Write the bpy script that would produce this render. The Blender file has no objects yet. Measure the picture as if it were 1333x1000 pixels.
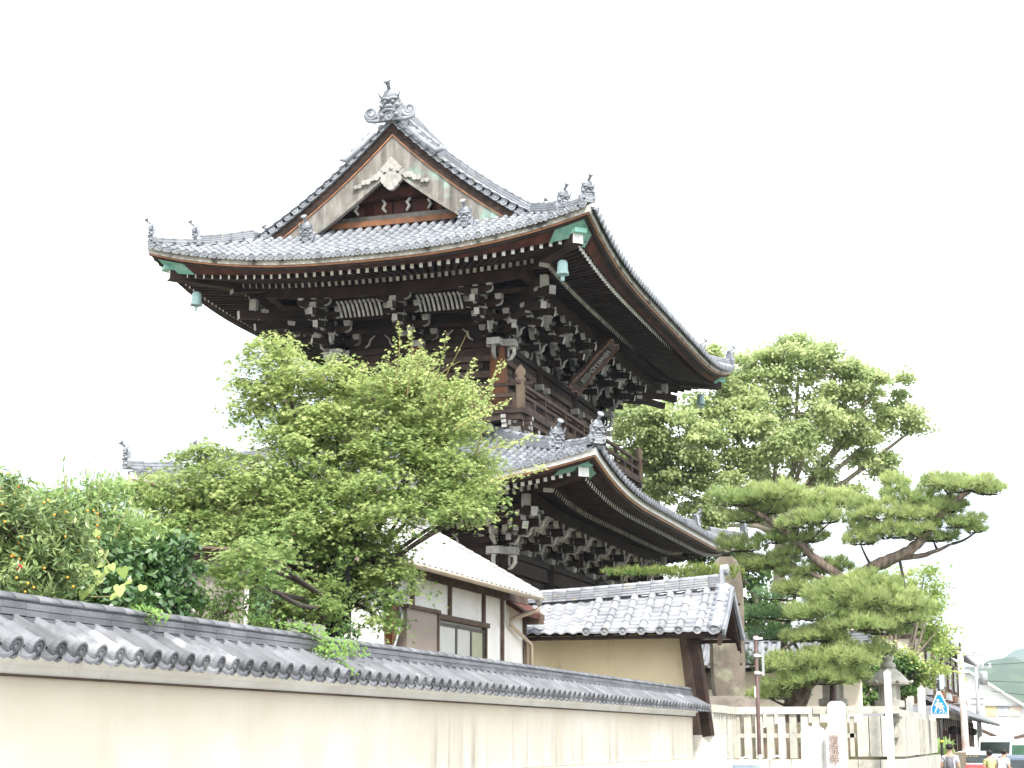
import bpy, math, random
import numpy as np
from math import radians as R, sin, cos, pi, sqrt
from mathutils import Vector as V, Matrix
random.seed(7); rng = np.random.default_rng(7)
sc = bpy.context.scene
col = sc.collection

# ------------------------------------------------------------------ camera
CZ = 2.0
FPX, YH, PHI = 2200.0, 962.0, R(17.5)
TH = math.atan((YH - 500) / FPX)
cam_d = bpy.data.cameras.new("camera"); cam = bpy.data.objects.new("camera", cam_d); col.objects.link(cam)
cam_d.sensor_width = 36; cam_d.lens = 36 * FPX / 1333.0
cam_d.clip_start = 0.2; cam_d.clip_end = 9000
cam.location = (0, 0, CZ); cam.rotation_euler = (pi / 2 + TH, 0, PHI)
sc.camera = cam
_F = V((-sin(PHI) * cos(TH), cos(PHI) * cos(TH), sin(TH))); _R = V((cos(PHI), sin(PHI), 0)); _U = _R.cross(_F)
def ray(x, y): return _F + _R * ((x - 666.5) / FPX) + _U * ((500 - y) / FPX)
def at(x, y, d): return V((0, 0, CZ)) + ray(x, y) * d            # a measured photo point at depth d
def onY(x, y, Y): r = ray(x, y); return V((0, 0, CZ)) + r * (Y / r.y)
def onX(x, y, X): r = ray(x, y); return V((0, 0, CZ)) + r * (X / r.x)

# ------------------------------------------------------------------ world, sun, exposure
SUN_EL, SUN_AZ = R(52), R(148)        # azimuth clockwise from +Y
w = bpy.data.worlds.new("World"); sc.world = w; w.use_nodes = True
nt = w.node_tree; nt.nodes.clear()
N = nt.nodes.new; Lk = nt.links.new
sky = N('ShaderNodeTexSky'); sky.sky_type = 'NISHITA'; sky.sun_disc = False
sky.sun_elevation = SUN_EL; sky.sun_rotation = SUN_AZ; sky.air_density = 1.0; sky.dust_density = 3.0
tc = N('ShaderNodeTexCoord'); mp = N('ShaderNodeMapping'); mp.inputs['Scale'].default_value = (1.2, 1.2, 3.2)
ns = N('ShaderNodeTexNoise'); ns.inputs['Scale'].default_value = 2.2; ns.inputs['Detail'].default_value = 6
rp = N('ShaderNodeValToRGB'); rp.color_ramp.elements[0].position = .33; rp.color_ramp.elements[1].position = .52
rp.color_ramp.elements[0].color = (.10, .10, .10, 1); rp.color_ramp.elements[1].color = (1, 1, 1, 1)
mx = N('ShaderNodeMix'); mx.data_type = 'RGBA'
mx.inputs['B'].default_value = (9.6, 9.8, 10.1, 1)
bg = N('ShaderNodeBackground'); bg.inputs['Strength'].default_value = 0.1
ow = N('ShaderNodeOutputWorld')
Lk(tc.outputs['Generated'], mp.inputs['Vector']); Lk(mp.outputs[0], ns.inputs['Vector']); Lk(ns.outputs['Fac'], rp.inputs[0])
Lk(rp.outputs[0], mx.inputs['Factor']); Lk(sky.outputs[0], mx.inputs['A']); Lk(mx.outputs['Result'], bg.inputs[0]); Lk(bg.outputs[0], ow.inputs[0])
sd = bpy.data.lights.new("sun", 'SUN'); sd.energy = 2.3; sd.angle = R(6); sd.color = (1, .95, .87)
so = bpy.data.objects.new("sun", sd); col.objects.link(so)
_sv = V((sin(SUN_AZ) * cos(SUN_EL), cos(SUN_AZ) * cos(SUN_EL), sin(SUN_EL)))
so.rotation_euler = _sv.to_track_quat('Z', 'Y').to_euler(); so.location = (0, 0, 30)
sc.view_settings.view_transform = 'Standard'; sc.view_settings.look = 'None'
sc.view_settings.exposure = 1.62; sc.view_settings.gamma = 1
sc.render.engine = 'CYCLES'
sc.cycles.max_bounces = 6; sc.cycles.diffuse_bounces = 4; sc.cycles.transparent_max_bounces = 6

# ------------------------------------------------------------------ materials
MATS = {}
def mat(name, c1, c2=None, sc_=4.0, rough=.75, bump=0.0, bsc=30, var=.25, spec=.3, metal=0.0, stretch=(1, 1, 1),
        trans=0.0, lo=.35, hi=.65, c3=None, sc3=1.0, st3=(1, 1, 1), lo3=.55, hi3=.7, rndmix=False, detail=5):
    m = bpy.data.materials.new(name); m.use_nodes = True; MATS[name] = m
    n = m.node_tree; b = n.nodes['Principled BSDF']
    b.inputs['Roughness'].default_value = rough; b.inputs['Metallic'].default_value = metal
    b.inputs['Specular IOR Level'].default_value = spec
    t = n.nodes.new('ShaderNodeTexCoord')
    def noise(scale, st, det=detail):
        q = n.nodes.new('ShaderNodeMapping'); q.inputs['Scale'].default_value = st
        n.links.new(t.outputs['Object'], q.inputs['Vector'])
        z = n.nodes.new('ShaderNodeTexNoise'); z.inputs['Scale'].default_value = scale; z.inputs['Detail'].default_value = det
        z.inputs['Roughness'].default_value = .6
        n.links.new(q.outputs[0], z.inputs['Vector']); return z.outputs['Fac']
    def remap(s, a, bb):
        r = n.nodes.new('ShaderNodeMapRange'); r.inputs['From Min'].default_value = a; r.inputs['From Max'].default_value = bb
        n.links.new(s, r.inputs['Value']); return r.outputs[0]
    def mixc(f, a, bb, typ='MIX'):
        x = n.nodes.new('ShaderNodeMix'); x.data_type = 'RGBA'; x.blend_type = typ
        for key, val in (('Factor', f), ('A', a), ('B', bb)):
            s = x.inputs[key] if key == 'Factor' else [i for i in x.inputs if i.name == key and i.type == 'RGBA'][0]
            if hasattr(val, 'links'): n.links.new(val, s)
            else: s.default_value = val if key == 'Factor' else tuple(val) + ((1,) if len(val) == 3 else ())
        return [o for o in x.outputs if o.type == 'RGBA'][0]
    at_ = n.nodes.new('ShaderNodeAttribute'); at_.attribute_name = 'rnd'
    c2 = c2 or tuple(min(1, v * .75) for v in c1)
    f = remap(at_.outputs['Fac'], 0, 1) if rndmix else remap(noise(sc_, stretch), lo, hi)
    c = mixc(f, c1, c2)
    if c3: c = mixc(remap(noise(sc3, st3), lo3, hi3), c, c3)
    if var:
        r = n.nodes.new('ShaderNodeMapRange'); r.inputs['To Min'].default_value = 1 - var; r.inputs['To Max'].default_value = 1 + var * .6
        if rndmix:
            n.links.new(noise(sc_, stretch), r.inputs['Value'])
        else: n.links.new(at_.outputs['Fac'], r.inputs['Value'])
        cmb = n.nodes.new('ShaderNodeCombineColor')
        for k in range(3): n.links.new(r.outputs[0], cmb.inputs[k])
        c = mixc(1.0, c, cmb.outputs[0], 'MULTIPLY')
    n.links.new(c, b.inputs['Base Color'])
    if bump:
        bp = n.nodes.new('ShaderNodeBump'); bp.inputs['Strength'].default_value = bump; bp.inputs['Distance'].default_value = .02
        n.links.new(noise(bsc, stretch, 6), bp.inputs['Height']); n.links.new(bp.outputs[0], b.inputs['Normal'])
    if trans:
        tr = n.nodes.new('ShaderNodeBsdfTranslucent'); n.links.new(c, tr.inputs['Color'])
        ms = n.nodes.new('ShaderNodeMixShader'); ms.inputs[0].default_value = trans
        n.links.new(b.outputs[0], ms.inputs[1]); n.links.new(tr.outputs[0], ms.inputs[2])
        n.links.new(ms.outputs[0], n.nodes['Material Output'].inputs['Surface'])
    return m
TILE = mat('grey_clay_tile', (.27, .29, .32), (.195, .21, .235), 3, .55, .25, 60, .18, .45, c3=(.36, .35, .31), sc3=6, lo3=.58, hi3=.75)
TILEL = mat('blue_grey_clay_tile', (.25, .27, .30), (.155, .17, .195), 3, .55, .25, 60, .26, .45, c3=(.33, .33, .30), sc3=6, lo3=.6, hi3=.78)
TILED = mat('dark_grey_clay_tile', (.165, .17, .185), (.095, .10, .11), 2.5, .55, .25, 50, .26, .45, c3=(.30, .31, .32), sc3=1.3, lo3=.60, hi3=.7)
TILEP = mat('pale_weathered_tile', (.32, .33, .35), (.22, .23, .255), 3, .6, .2, 60, .26, .4, c3=(.47, .42, .32), sc3=7, lo3=.6, hi3=.75)
TILEW = mat('whitish_glazed_tile', (.48, .475, .46), (.36, .36, .35), 4, .5, .15, 60, .28, .45)
WOOD = mat('dark_weathered_wood', (.043, .023, .015), (.018, .011, .009), 2, .75, .3, 12, .35, .25, stretch=(1, 1, 6))
WOODR = mat('red_brown_wood', (.11, .034, .022), (.055, .022, .017), 2, .7, .3, 10, .3, .25)
WOODP = mat('purlin_wood', (.05, .026, .02), (.03, .018, .014), 2, .7, .3, 10, .3, .25)
WOODO = mat('orange_brown_wood', (.23, .10, .045), (.13, .06, .032), 3, .7, .3, 10, .3, .25, stretch=(1, 1, .25))
WOODG = mat('grey_weathered_wood', (.25, .238, .215), (.135, .122, .107), 3, .8, .4, 12, .3, .2, stretch=(1.5, 1, .5), c3=(.24, .34, .29), sc3=1.1, lo3=.56, hi3=.66)
WOODB = mat('brown_grey_wood', (.13, .095, .075), (.075, .05, .04), 3, .8, .4, 14, .3, .2)
WHITEP = mat('faded_white_paint', (.52, .51, .48), (.36, .35, .33), 9, .8, .15, 30, .3, .2)
GREYW = mat('greyed_carved_wood', (.40, .39, .36), (.27, .26, .24), 9, .8, .2, 30, .2, .2)
WHITEB = mat('bright_white_paint', (.84, .84, .82), (.70, .70, .68), 9, .7, 0, 30, .12, .2)
PLW = mat('white_lime_plaster', (.86, .86, .84), (.74, .73, .69), 1.3, .85, .1, 30, .08, .2, c3=(.42, .40, .35), sc3=3, st3=(1, 1, .5), lo3=.62, hi3=.8)
GREEN = mat('green_copper', (.16, .42, .35), (.30, .54, .46), 5, .6, .2, 30, .2, .4)
COPPER = mat('copper_edge', (.42, .20, .09), (.28, .12, .06), 6, .5, 0, 30, .2, .5)
VOID = mat('dark_interior', (.01, .008, .008), None, 3, .9, var=0)

# ------------------------------------------------------------------ mesh builder
class MB:
    def __init__(s): s.v = []; s.f = []; s.m = []; s.sm = []; s.r = []
    def face(s, idx, m=0, sm=False, r=None):
        s.f.append(idx); s.m.append(m); s.sm.append(sm); s.r.append(random.random() if r is None else r)
    def pts(s, ps):
        b = len(s.v); s.v.extend([tuple(p) for p in ps]); return b
    def frame_box(s, c, ax, ay, az, m=0, mx=None, r=None, mz=None, taper=1.0):      # half-extent axis vectors; mx = material of +ax end
        c = V(c); ax, ay, az = V(ax), V(ay), V(az); r = random.random() if r is None else r
        b = s.pts([c + ax * i + (ay * j) * (1 if k > 0 else taper) + az * k if taper != 1.0 else c + ax * i + ay * j + az * k
                   for i in (-1, 1) for j in (-1, 1) for k in (-1, 1)])
        if ax.cross(ay).dot(az) < 0: fl = lambda q: q[::-1]
        else: fl = lambda q: q
        for q, mm in (((0, 1, 3, 2), m), ((4, 6, 7, 5), m if mx is None else mx), ((0, 4, 5, 1), m), ((2, 3, 7, 6), m),
                      ((0, 2, 6, 4), m if mz is None else mz), ((1, 5, 7, 3), m)):
            s.face(tuple(b + i for i in fl(q)), mm, False, r)
    def box(s, x0, x1, y0, y1, z0, z1, m=0, r=None):
        s.frame_box(((x0 + x1) / 2, (y0 + y1) / 2, (z0 + z1) / 2), ((x1 - x0) / 2, 0, 0), (0, (y1 - y0) / 2, 0), (0, 0, (z1 - z0) / 2), m, None, r)
    def bar(s, p0, p1, w_, h, m=0, mend=None, up=(0, 0, 1)):     # mend = material of the p1 end
        p0, p1 = V(p0), V(p1); d = p1 - p0; a = d.normalized(); u = V(up)
        l = a.cross(u)
        if l.length < 1e-4: l = a.cross(V((0, 1, 0)))
        l.normalize(); z = l.cross(a)
        s.frame_box((p0 + p1) / 2, d / 2, l * (w_ / 2), z * (h / 2), m, mend)
    def tube(s, path, rad, n=8, m=0, caps=True, sm=True, r=None, mcap=None):
        path = [V(p) for p in path]; k = len(path)
        if not hasattr(rad, '__len__'): rad = [rad] * k
        r = random.random() if r is None else r
        ref = None; rings = []
        for i, p in enumerate(path):
            d = (path[min(i + 1, k - 1)] - path[max(i - 1, 0)]).normalized()
            if ref is None:
                ref = d.cross(V((0, 0, 1)))
                if ref.length < .05: ref = d.cross(V((0, 1, 0)))
            ref = (ref - d * ref.dot(d)); ref.normalize(); o = d.cross(ref)
            rings.append(s.pts([p + (ref * cos(2 * pi * j / n) + o * sin(2 * pi * j / n)) * rad[i] for j in range(n)]))
        for i in range(k - 1):
            a, b = rings[i], rings[i + 1]
            for j in range(n):
                jj = (j + 1) % n; s.face((a + j, a + jj, b + jj, b + j), m, sm, r)
        if caps:
            mc = m if mcap is None else mcap
            s.face(tuple(rings[0] + j for j in range(n))[::-1], mc, False, r); s.face(tuple(rings[-1] + j for j in range(n)), mc, False, r)
    def lathe(s, prof, c, n=16, m=0, sm=True, ax=None, r=None, squash=1.0):   # prof [(radius, height)], axis default z
        c = V(c); az = V(ax or (0, 0, 1)).normalized(); a1 = az.cross(V((0, 0, 1)) if abs(az.z) < .9 else V((1, 0, 0))).normalized(); a2 = az.cross(a1)
        r = random.random() if r is None else r
        rings = [s.pts([c + az * h + (a1 * cos(2 * pi * j / n) + a2 * sin(2 * pi * j / n) * squash) * max(q, 1e-4) for j in range(n)]) for q, h in prof]
        for i in range(len(rings) - 1):
            a, b = rings[i], rings[i + 1]
            for j in range(n):
                jj = (j + 1) % n; s.face((a + j, a + jj, b + jj, b + j), m, sm, r)
        s.face(tuple(rings[0] + j for j in range(n))[::-1], m, False, r); s.face(tuple(rings[-1] + j for j in range(n)), m, False, r)
    def prism(s, poly, o, ax, ay, depth, m=0, mside=None, r=None):         # poly 2-D in ax, ay; depth vector
        o = V(o); ax, ay, dv = V(ax), V(ay), V(depth); r = random.random() if r is None else r; n = len(poly)
        a = s.pts([o + ax * x + ay * y for x, y in poly]); b = s.pts([o + ax * x + ay * y + dv for x, y in poly])
        s.face(tuple(a + i for i in range(n))[::-1], m, False, r); s.face(tuple(b + i for i in range(n)), m, False, r)
        ms = m if mside is None else mside
        for i in range(n): j = (i + 1) % n; s.face((a + i, a + j, b + j, b + i), ms, False, r)
    def sweep(s, rows, m=0, sm=False, closed=True, r=None):               # rows: list of cross-sections (equal length)
        n = len(rows[0]); ids = [s.pts(q) for q in rows]
        for i in range(len(ids) - 1):
            rr = random.random() if r is None else r
            for j in range(n if closed else n - 1):
                jj = (j + 1) % n; s.face((ids[i] + j, ids[i] + jj, ids[i + 1] + jj, ids[i + 1] + j), m[j] if isinstance(m, (list, tuple)) else m, sm, rr)
        if closed:
            mm = m[0] if isinstance(m, (list, tuple)) else m
            s.face(tuple(ids[0] + j for j in range(n))[::-1], mm, False, r); s.face(tuple(ids[-1] + j for j in range(n)), mm, False, r)
    def build(s, name, mats, parent=None, base=None):
        if not isinstance(mats, (list, tuple)): mats = [mats]
        if base is None:
            base = V((0, 0, 0)); p = parent
            while p is not None: base = base + p.location; p = p.parent
        else: base = V(base)
        me = bpy.data.meshes.new(name)
        bx, by, bz = base
        me.from_pydata([(x - bx, y - by, z - bz) for x, y, z in s.v], [], s.f)
        for mm in mats: me.materials.append(mm)
        me.polygons.foreach_set('material_index', s.m); me.polygons.foreach_set('use_smooth', s.sm)
        a = me.attributes.new('rnd', 'FLOAT', 'FACE'); a.data.foreach_set('value', s.r)
        me.update()
        o = bpy.data.objects.new(name, me); col.objects.link(o)
        if parent is not None: o.parent = parent
        else: o.location = base
        return o
def thing(name, loc, label, cat, group=None):
    o = bpy.data.objects.new(name, None); o.empty_display_size = .3; col.objects.link(o); o.location = loc
    return tag(o, label, cat, group)
def tag(o, label=None, cat=None, group=None, kind=None):
    if label: o['label'] = label
    if cat: o['category'] = cat
    if group: o['group'] = group
    if kind: o['kind'] = kind
    return o
def dup(root, loc, label=None, rz=None, scale=None):
    r = root.copy(); col.objects.link(r); r.location = loc
    if label: r['label'] = label
    if rz is not None: r.rotation_euler.z = rz
    if scale: r.scale = (scale,) * 3
    for ch in list(root.children):
        c = ch.copy(); col.objects.link(c); c.parent = r
        for g in list(ch.children):
            d = g.copy(); col.objects.link(d); d.parent = c
    return r
def text_obj(name, body, size, M4, m, parent, depth=.01, align='CENTER'):
    cu = bpy.data.curves.new(name, 'FONT'); cu.body = body; cu.size = size; cu.extrude = depth; cu.align_x = align; cu.align_y = 'CENTER'
    cu.space_line = .85
    tmp = bpy.data.objects.new(name, cu); col.objects.link(tmp)
    me = bpy.data.meshes.new_from_object(tmp.evaluated_get(bpy.context.evaluated_depsgraph_get()))
    bpy.data.objects.remove(tmp)
    me.transform(M4); me.materials.clear(); me.materials.append(m)
    o = bpy.data.objects.new(name, me); col.objects.link(o)
    if parent is not None: o.parent = parent
    return o
def lerp(a, b, t): return a + (b - a) * t

# ================================================================== TEMPLE GATE
XC, YC = -16.8, 50.0
gate = thing('temple_gate', (XC, YC, 0), 'two-storey dark timber temple gate with curved grey tile roofs, white-tipped rafters and a balcony', 'temple gate')
TP = .28
class Tier:
    def __init__(s, a, b, zE, up, lin, c, p, T, fan, hx, hy, cap, gy=None):
        s.a, s.b, s.zE, s.up, s.lin, s.c, s.p, s.T, s.fan, s.hx, s.hy, s.cap, s.gy = a, b, zE, up, lin, c, p, T, fan, hx, hy, cap, gy
    def L(s, k): return s.a if k in (0, 2) else s.b
    def W(s, k): return s.b if k in (0, 2) else s.a
    def w(s, k, u, t, z):
        W = s.W(k)
        if k == 0: return V((XC + u, YC - W + t, z))
        if k == 1: return V((XC + W - t, YC + u, z))
        if k == 2: return V((XC - u, YC + W - t, z))
        return V((XC - W + t, YC - u, z))
    def out(s, k): return (V((0, -1, 0)), V((1, 0, 0)), V((0, 1, 0)), V((-1, 0, 0)))[k]
    def lat(s, k): return (V((1, 0, 0)), V((0, 1, 0)), V((-1, 0, 0)), V((0, -1, 0)))[k]
    def upf(s, c, t=0): return s.up * max(0, 1 - max(c, 0) / 6.3) ** 2.5 * max(0, 1 - t / 7)
    def zt(s, k, u, t):        # roof surface
        return s.zE + .24 + s.lin * t + s.c * max(t, 0) ** s.p + s.upf(s.L(k) - abs(u), t)
    def tmax(s, k, u):
        d = s.L(k) - abs(u)
        if s.gy and k in (1, 3): return s.a if abs(u) <= s.gy else d
        return min(s.T, d)
UP = Tier(6.3, 10.15, 14.38, .74, .45, .0286, 2.19, 2.75, True, 2.4, 5.6, 13.0, gy=8.0)
LO = Tier(6.45, 10.35, 8.16, .66, .38, .014, 2.0, 3.9, False, 2.9, 7.1, 6.95)

def half_tube(b, pts, nor, lat, rads, rr=None):
    rows = []
    for p, n_, r_ in zip(pts, nor, rads):
        rows.append([p + lat * (r_ * cos(a)) + n_ * (r_ * sin(a) * 1.05) for a in (0, pi / 5, 2 * pi / 5, 3 * pi / 5, 4 * pi / 5, pi)])
    return rows
def tile_disc(b, c, n, r, m=0, seg=12, depth=.05):
    b.lathe([(r * .9, -depth), (r, -.005), (r, .0), (r * .74, .0), (r * .70, -.012), (r * .45, -.012), (r * .38, .002), (r * .15, .004)], c, seg, m, False, n)

def tile_roof(T, parent):
    b = MB()
    for k in range(4):
        L = T.L(k); n = int(L / TP); lat, out = T.lat(k), T.out(k)
        far = k in (2,)
        for j in range(-n, n + 1):
            u = j * TP
            tm = T.tmax(k, u)
            if tm < .12: continue
            # round cover tiles
            t = -.13; st = .31
            P = lambda t_: T.w(k, u, t_, T.zt(k, u, t_) + .015)
            first = True
            while t < tm:
                t2 = min(t + st, tm)
                p0, p1 = P(t), P(t2); d = (p1 - p0).normalized(); nn = lat.cross(d); nn = nn if nn.z > 0 else -nn
                rr = random.random()
                jit = lat * random.uniform(-.006, .006)
                rows = half_tube(b, [p0 + jit, p1 + jit], [nn, nn], lat, [.089, .077])
                ids = [b.pts(q) for q in rows]
                for q in range(5): b.face((ids[0] + q, ids[0] + q + 1, ids[1] + q + 1, ids[1] + q), 0, True, rr)
                if first: tile_disc(b, p0 + V((0, 0, .012)) + out * .02, (out + V((0, 0, -.12))), .098); first = False
                t = t2
            # pan tiles between this and next column
            u1 = u + TP
            if j == n: continue
            um = u + TP / 2; tm2 = max(tm, T.tmax(k, u1)) if T.gy and k in (1, 3) and abs(um) < T.gy else min(max(tm, T.tmax(k, u1)), T.L(k) - abs(um) + .1 if not (T.gy and k in (1, 3)) else 99)
            t = -.08
            while t < tm2:
                t2 = min(t + .26, tm2); rr = random.random()
                q = []
                for tt, dz in ((t, .03), (t2, 0)):
                    for uu, ddz in ((u, .0), (um, -.035), (u1, .0)):
                        q.append(T.w(k, uu, tt, T.zt(k, uu, tt) + dz + ddz))
                q += [q[0] - V((0, 0, .035)), q[1] - V((0, 0, .035)), q[2] - V((0, 0, .035))]
                i0 = b.pts(q)
                b.face((i0, i0 + 1, i0 + 4, i0 + 3), 0, True, rr); b.face((i0 + 1, i0 + 2, i0 + 5, i0 + 4), 0, True, rr)
                b.face((i0 + 6, i0 + 7, i0 + 1, i0), 0, False, rr); b.face((i0 + 7, i0 + 8, i0 + 2, i0 + 1), 0, False, rr)
                t = t2
            # drip lip
            arc = []
            for h in (0.0, -.05):
                for q in range(5):
                    f_ = q / 4; uu = u + .05 + (TP - .1) * f_
                    arc.append(T.w(k, uu, -.1, T.zt(k, uu, -.1) + .02 - .05 * sin(pi * f_) + h))
            i0 = b.pts(arc)
            for q in range(4): b.face((i0 + q, i0 + q + 1, i0 + 6 + q, i0 + 5 + q), 0, False)
    return b.build('tile_roof', TILE if T is UP else TILEL, parent)

def spt(T, k, s_, t, dz, us=1.0):
    L = T.L(k) - t
    u = s_ * L
    return T.w(k, u, t, T.zE + dz + us * T.upf(T.L(k) * (1 - abs(s_)), t * .8))
def eave_band(T, prof, name, mt, parent, seg=40):
    b = MB()
    for k in range(4):
        S = [(-1 + 2 * i / seg) for i in range(seg + 1)]
        rows = [[spt(T, k, s_, *pp) for pp in prof] for s_ in S]
        b.sweep(rows, list(range(len(prof))) if isinstance(mt, list) and len(mt) == len(prof) else 0)
    return b.build(name, mt, parent)
def rafters(T, parent):
    UO, UI = (.52, .34) if T is UP else (.80, .66)
    for k in range(4):
        L = T.L(k)
        for which in (0, 1):
            b = MB()
            if which == 0: t0, t1, z0, z1 = .55, 2.0, -.12, .10
            else: t0, t1, z0, z1 = 1.75, 4.6, -.07, .78
            if T.fan:
                n = int((L - 1.8) / .2)
                for j in range(-n, n + 1):
                    s_ = j * .2 / (L - 1.8)
                    if abs(s_) > .975: continue
                    p0, p1 = spt(T, k, s_, t0, z0, UI if which else UO), spt(T, k, s_, t1, z1, UI)
                    b.bar(p1, p0, .095, .125, 0, 1)
            else:
                n = int((L - t0) / .2)
                for j in range(-n, n + 1):
                    u = j * .2
                    te = min(t1, L - abs(u) - .15)
                    if te < t0 + .1: continue
                    def q(t, z): return T.w(k, u, t, T.zE + z + (UI if which else UO) * T.upf(L * (1 - min(1, abs(u) / (L - t))), t * .8))
                    f_ = (te - t0) / (t1 - t0)
                    b.bar(q(te, lerp(z0, z1, f_)), q(t0, z0), .095, .125, 0, 1)
            b.build('rafter_row', [WOOD, (WHITEB if T is LO and which == 0 else WHITEP) if T is LO else (WHITEB if which == 0 else WHITEP)], parent)
def eaves(T, parent):
    UO, UI = (.52, .34) if T is UP else (.80, .66)
    o = eave_band(T, [(0, .02), (0, .19), (.16, .19), (.16, .02)], 'plaster_edge', PLW if T is LO else mat('stained_plaster_edge', (.50, .49, .45), (.32, .31, .28), 1.5, .85, .2, 20, .1, c3=(.10, .09, .08), sc3=2.5, lo3=.52, hi3=.64), parent)
    eave_band(T, [(.05, -.03), (.05, .02), (.22, .02), (.22, -.03)], 'copper_edge', COPPER, parent)
    eave_band(T, [(.10, -.10), (.08, -.03), (.3, -.03), (.3, -.10)], 'edge_board', WOOD, parent)
    eave_band(T, [(.18, -.045), (.18, -.01), (.47, -.035, UO), (.47, -.085, UO)], 'eave_board', WOODR if T is UP else WOOD, parent)
        # soffit boards over the rafters
    eave_band(T, [(.5, .0, UO), (.5, .03, UO), (2.05, .22, UI), (2.05, .17, UI)], 'soffit_board', WOOD, parent)
    eave_band(T, [(1.7, .0, UI), (1.7, .16, UI), (4.6, .95, UI), (4.6, .86, UI)], 'soffit_board', WOOD, parent)
    eave_band(T, [(1.66, .0, UI), (1.66, .12, UI), (1.86, .14, UI), (1.86, .0, UI)], 'rafter_beam', WOOD, parent)
    eave_band(T, [(2.4, -.28, UI), (2.4, .02, UI), (2.62, .06, UI), (2.62, -.28, UI)], 'eave_purlin', WOODP if T is UP else WOOD, parent)
    rafters(T, parent)
    # hip rafters at the corners with copper clad ends
    for k in range(4):
        s_ = 1
        b = MB()
        p0 = spt(T, k, 1, .42, -.16, UO); p1 = spt(T, k, 1, 2.0, -.06, UI); p2 = spt(T, k, 1, 1.7, -.16, UI); p3 = spt(T, k, 1, 4.5, .62, UI)
        b.bar(p1, p0, .3, .28, 0, 1); b.bar(p3, p2, .3, .30, 0, 2)
        o = b.build('hip_rafter', [WOOD, WHITEB, WHITEP], parent)
        c = MB(); dv = (p0 - p1).normalized()
        c.bar(p0 + V((0, 0, .19)) - dv * .5, p0 + V((0, 0, .17)) + dv * .16, .34, .12, 0)
        c.build('copper_cap', GREEN, o)
        # copper sheet around the corner of the boards
        g = MB()
        for kk, sg in ((k, 1), ((k + 1) % 4, -1)):
            ss = [sg * x for x in (1 - .78 / T.L(kk), 1 - .4 / T.L(kk), 1)]
            g.sweep([[spt(T, kk, q, *pp) for pp in ((.16, -.06), (.16, .0), (.38, .02, UO), (.50, -.04, UO), (.475, -.10, UO))] for q in ss], 0)
        g.build('corner_copper', GREEN, parent)

def ornament(name, p, f, s, parent, horn=True, scroll=True, mt=None):
    """ridge-end demon tile: shield with brow, cheeks and scrolls, and a projecting round horn tile"""
    b = MB(); f = V(f).normalized(); l = f.cross(V((0, 0, 1))).normalized(); z = V((0, 0, 1)); p = V(p)
    P = lambda x, y, d=0: p + l * (x * s) + z * (y * s) + f * (d * s)
    b.prism([(-.42, 0), (-.5, .3), (-.36, .45), (-.34, .85), (-.2, 1.02), (0, 1.08), (.2, 1.02), (.34, .85), (.36, .45), (.5, .3), (.42, 0)], P(0, 0, -.1), l * s, z * s, f * (.2 * s))
    for x, y, r_ in ((-.14, .66, .07), (.14, .66, .07), (-.05, .50, .09), (.05, .50, .09), (0, .92, .26), (-.3, .52, .09), (.3, .52, .09), (-.27, .18, .09), (.27, .18, .09)):
        b.lathe([(r_ * s, 0), (r_ * .95 * s, .07 * s), (r_ * .6 * s, .14 * s), (.01, .17 * s)], P(x, y, .08), 10, 0, True, f)
    b.tube([P(-.32, .80, .10), P(-.15, .80, .18), P(0, .74, .2), P(.15, .80, .18), P(.32, .80, .10)], .06 * s, 6); b.tube([P(-.26, .30, .1), P(-.1, .36, .2), P(.1, .36, .2), P(.26, .30, .1)], .035 * s, 6)
    b.lathe([(.15 * s, -.02 * s), (.16 * s, .06 * s), (.12 * s, .06 * s), (.09 * s, .03 * s), (.04 * s, .06 * s)], P(0, .14, .1), 12, 0, False, f)
    for sx in (-1, 1):
        b.tube([P(.3 * sx, .8, .1), P(.4 * sx, 1.0, .16), P(.36 * sx, 1.12, .2)], [.05 * s, .035 * s, .01 * s], 6)
        for q in range(5): b.lathe([(.045 * s, 0), (.03 * s, .05 * s)], P(.38 * sx, .12 + q * .15, .06), 6, 0, True, f)
    if scroll:
        for sx in (-1, 1):
            pts = []; rr = []
            for q in range(17):
                a = q / 16 * 2.1 * 2 * pi * .85; ra = .26 - .2 * q / 16
                pts.append(P(sx * (.72 - ra * cos(a)), .34 - ra * sin(a) , .03)); rr.append((.085 - .045 * q / 16) * s)
            b.tube(pts, rr, 7)
            b.tube([P(sx * .3, .05, .02), P(sx * .6, .02, .03), P(sx * .85, .08, .03), P(sx * .98, .3, .03)], [.09 * s, .08 * s, .07 * s, .05 * s], 7)
    if horn:
        b.tube([P(0, .98, -.15), P(0, 1.08, .05), P(0, 1.22, .26), P(0, 1.36, .38)], [.09 * s, .08 * s, .08 * s, .11 * s], 8)
        b.lathe([(.15 * s, -.06 * s), (.17 * s, .02 * s), (.11 * s, .02 * s), (.06 * s, .05 * s)], P(0, 1.38, .40), 12, 0, False, f + z * .9)
    return b.build(name, mt or TILE, parent)

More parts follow.
